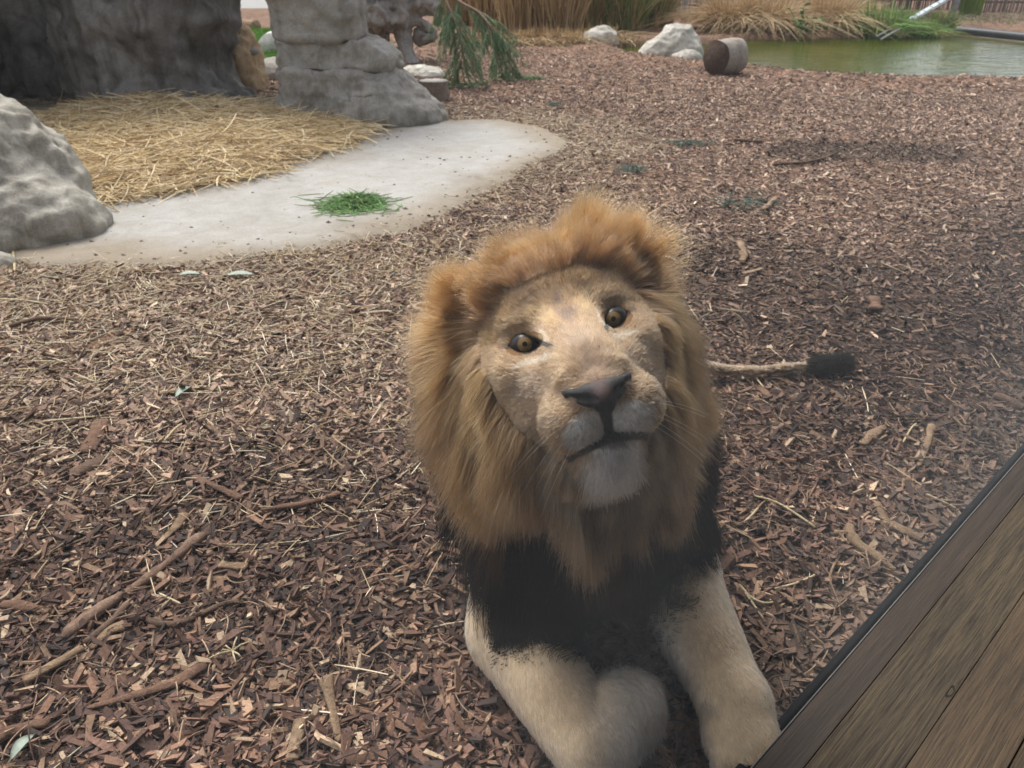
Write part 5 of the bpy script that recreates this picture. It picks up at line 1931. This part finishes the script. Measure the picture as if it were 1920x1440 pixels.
cm = cm * (1 - .45 * cheek[:, None]) + np.array([.19, .096, .030]) * .45 * cheek[:, None]
dk = sstep(1.16, 1.02, fr) * (aph < 1.4)
cm = cm * (1 - .45 * dk[:, None]) + np.array([.070, .040, .024]) * .45 * dk[:, None]
cm = cm * (lcol[lo] * scol[so_])[:, None] * (.55 + .9 * RNG.random((n, 1)))
tt = np.linspace(0, 1, 9)[None, :, None]
cp = cm[:, None] * (.70 + .50 * tt)
mane = curves_obj('mane', pts, TAPER(9, .00042, .00013), M_MANE, cp, lion)

# ---- short upright fringe that blends the forehead into the crown
Pf, Nf, fi = sample_faces(LV, LQ, 11000, np.where((face_r(qf) > .86) & (face_r(qf) < 1.12) & (qf[:, 2] > .015) & (fc[:, 2] > .55), 1.0, 0))
qq = hl(Pf); frf = face_r(qq); n = len(Pf)
mf = sstep(.90, 1.10, frf + .05 * vnoise(qq, 30, 51)) * sstep(.015, .05, qq[:, 2])
D = norm(norm(np.stack([qq[:, 0] * 3.0 + .12 * vnoise(qq, 25, 52), -.25 + 0 * mf, 1.0 + 0 * mf], -1)) @ HM.T + .38 * Nf + .22 * RNG.normal(size=(n, 3)))
L = (.007 + .026 * mf ** 1.6) * (.6 + .7 * RNG.random(n))
pts = grow(Pf, D, L, .1 * mf, 6, frizz=.3, keep=.002)
sk = RNG.choice(n, 1500, replace=False); so_ = own_of(Pf, sk)
pts = gather(pts, L, sk, so_, .5)
cfr = lion_col(Pf) * (1 - .7 * mf[:, None]) + np.array([.095, .052, .027]) * .7 * mf[:, None]
cfr = cfr * (.6 + .8 * RNG.random((n, 1))) * (.8 + .4 * RNG.random(1500))[so_][:, None]
curves_obj('forehead_fringe', pts, TAPER(6, .00042, .00012), M_MANE, cfr, lion)

# ---- black chest mane
M_BLACK = mat_attr('black_mane_hair', .75, .08)
wch = chest_w(fc) * (fc[:, 1] < 1.55)
P, Nn, fi = sample_faces(LV, LQ, 90000, np.where(wch > .12, 1.0, 0))
wp = np.clip(chest_w(P), 0, 1)
kq = RNG.random(len(P)) < wp ** 1.5
P, Nn, wp = P[kq], Nn[kq], wp[kq]
n = len(P)
lk = RNG.choice(n, 170, replace=False); lo = own_of(P, lk)
sk = RNG.choice(n, 2200, replace=False); so_ = own_of(P, sk)
L = (.04 + .11 * sstep(.12, .30, P[:, 2])) * (.6 + .6 * RNG.random(n)) * (.75 + .5 * RNG.random(170))[lo] * (.14 + .86 * wp ** 2.5) * np.where(P[:, 0] > .27, .6, 1.0)
D = norm(Nn * .60 + np.array([0, -.15, -.9]) + .26 * RNG.normal(size=(170, 3))[lo] + .2 * np.stack([vnoise(P, 12, 40 + k) for k in range(3)], -1))
pts = grow(P, D, L, np.full(n, .6), 8, frizz=.18, keep=.006)
pts = gather(gather(pts, L, lk, lo, .35), L, sk, so_, .6)
cc = np.array([.020, .0155, .0130]) * (.5 + 1.1 * RNG.random((n, 1))) * (.5 + 1.0 * RNG.random(170))[lo][:, None]
br = (RNG.random(170) < .65)[lo] & (RNG.random(n) < sstep(.32, .52, P[:, 2]))
cc[br] = cc[br] * .5 + np.array([.062, .033, .015])
chest = curves_obj('chest_mane', pts, TAPER(8, .00050, .00016), M_BLACK, cc, lion)

# ---- tail tuft
tp = np.array(TAIL[-2]) + (np.array(TAIL[-1]) - np.array(TAIL[-2])) * (RNG.random((5000, 1)) * 1.9 - .5)
dd = norm(RNG.normal(size=(5000, 3)))
D = norm(dd * .55 + norm(np.array(TAIL[-1]) - np.array(TAIL[-2])) * .9)
pts = grow(tp + dd * .012, D, .050 * (.6 + .6 * RNG.random(5000)), np.full(5000, .2), 5, 160, .5, .15, keep=None)
pts[..., 2] = np.maximum(pts[..., 2], .012)
tuft = curves_obj('tail_tuft', pts, TAPER(5, .0008, .0003), M_BLACK, np.array([.030, .026, .024]) * (.6 + .8 * RNG.random((5000, 1))), lion)

# ---- nose pad
nf = Field(*[axis((a - .075, a + .075, .0019)) for a in hw(0, .145, -.092)])


def ne(c, r, k, cut=False, tilt=0):
    a = math.radians(tilt)
    R = HM @ np.array([[math.cos(a), 0, -math.sin(a)], [0, 1, 0], [math.sin(a), 0, math.cos(a)]])
    nf.ell(hw(*c), r, k, R, cut)


ne((0, .151, -.087), (.026, .018, .0115), .008)
ne((0, .160, -.099), (.017, .014, .018), .008)
nf.cap(hw(0, .164, -.098), hw(0, .157, -.121), .012, .004, .008)
for s in (-1, 1):
    nf.cap(hw(s * .018, .156, -.089), hw(s * .036, .142, -.084), .0105, .0065, .008)
    nf.cap(hw(s * .034, .143, -.084), hw(s * .046, .128, -.077), .0065, .0032, .006)
    nf.cap(hw(s * .018, .156, -.098), hw(s * .027, .149, -.094), .007, .005, .006)
    nf.cap(hw(s * .012, .176, -.099), hw(s * .026, .163, -.0935), .0042, .005, .004, True)
    nf.cap(hw(s * .026, .164, -.0935), hw(s * .040, .146, -.087), .0045, .0025, .004, True)
NV, NQ = nf.polygonise()
NV = relax(NV, NQ, 1, .5)
qn = hl(NV)
cn = np.tile(np.array([.012, .0105, .0105]), (len(NV), 1))
pk = sstep(.016, .004, np.abs(qn[:, 0]))* sstep(-.108, -.095, qn[:, 2]) * (qn[:, 1] > .155)
cn = cn * (1 - pk[:, None]) + np.array([.050, .027, .024]) * pk[:, None]
cn *= (1 + .25 * vnoise(NV, 300, 4)[:, None])
m, t, out = mat_new('nose_leather')
a = N(t, 'ShaderNodeAttribute', attribute_name='col')
tc = N(t, 'ShaderNodeTexCoord')
vo = N(t, 'ShaderNodeTexVoronoi', i_Scale=420.0)
t.links.new(tc.outputs['Object'], vo.inputs['Vector'])
principled(t, out, a.outputs['Color'], .68, bump(t, vo.outputs['Distance'], .35, .001), .4)
nose = mesh_np('nose', NV, NQ, m, lion, vcol=cn)

# ---- eyes
m, t, out = mat_new('lion_eye')
a = N(t, 'ShaderNodeAttribute', attribute_name='col')
p = principled(t, out, a.outputs['Color'], .4, None, .12)
p.inputs['Coat Weight'].default_value = .22
p.inputs['Coat Roughness'].default_value = .03
for s in (-1, 1):
    nu, nv = 48, 40
    R = .0215
    cen = hw(s * EYE, .0038, -.0005)
    look = norm(CO + np.array([.02, 0, .12]) - cen)
    e1 = norm(np.cross(look, [0, 0, 1.0])); e2 = np.cross(e1, look)
    th = np.concatenate([np.linspace(0, .75, 26), np.linspace(.8, 2.4, 14)])
    V, Q, C = [look * R], [], [np.array([.002] * 3)]
    for i, a_ in enumerate(th[1:]):
        for j in range(nu):
            b = 2 * math.pi * j / nu
            r = R * math.sin(a_)
            bulge = 1 + .05 * math.exp(-(a_ / .5) ** 2)
            V.append(R * math.cos(a_) * look * bulge + r * (math.cos(b) * e1 + math.sin(b) * e2))
            st = .8 + .25 * vnoise(np.array([[math.cos(b) * 5, math.sin(b) * 5, a_ * 3]]), 2.2, 3)[0]
            if r < .0036: c_ = np.array([.002, .002, .002])
            elif r < .0100: c_ = np.array([.21, .132, .046]) * st * (1.15 - .35 * (r - .0036) / .0058)
            elif r < .0114: c_ = np.array([.03, .018, .008])
            else: c_ = np.array([.012, .009, .008])
            C.append(c_)
    tris = [(0, 1 + j, 1 + (j + 1) % nu) for j in range(nu)]
    for i in range(len(th) - 2):
        for j in range(nu):
            b0, b1 = 1 + i * nu, 1 + (i + 1) * nu
            Q.append((b0 + j, b1 + j, b1 + (j + 1) % nu, b0 + (j + 1) % nu))
    mesh_np('eye', np.array(V) + cen, [np.array(tris), np.array(Q)], m, lion, vcol=np.array(C))

# ---- whiskers
for s in (-1, 1):
    for k in range(3):
        for j in range(2):
            q0 = np.array([s * (.040 + .010 * j), .135 - .014 * j, -.112 - .012 * k])
            d = norm(np.array([s * 1.0, .25 - .15 * j, -.35 - .28 * k]))
            tt = np.linspace(0, 1, 7)[:, None]
            ln = .075 + .03 * RNG.random()
            pp = q0 + d * tt * ln + np.array([0, -.02, -.018]) * tt ** 2
            curves_obj('whisker', (E0 + pp @ HM.T)[None], TAPER(7, .00020, .00006), M_FUR, np.array([[.60, .57, .52]]), lion)
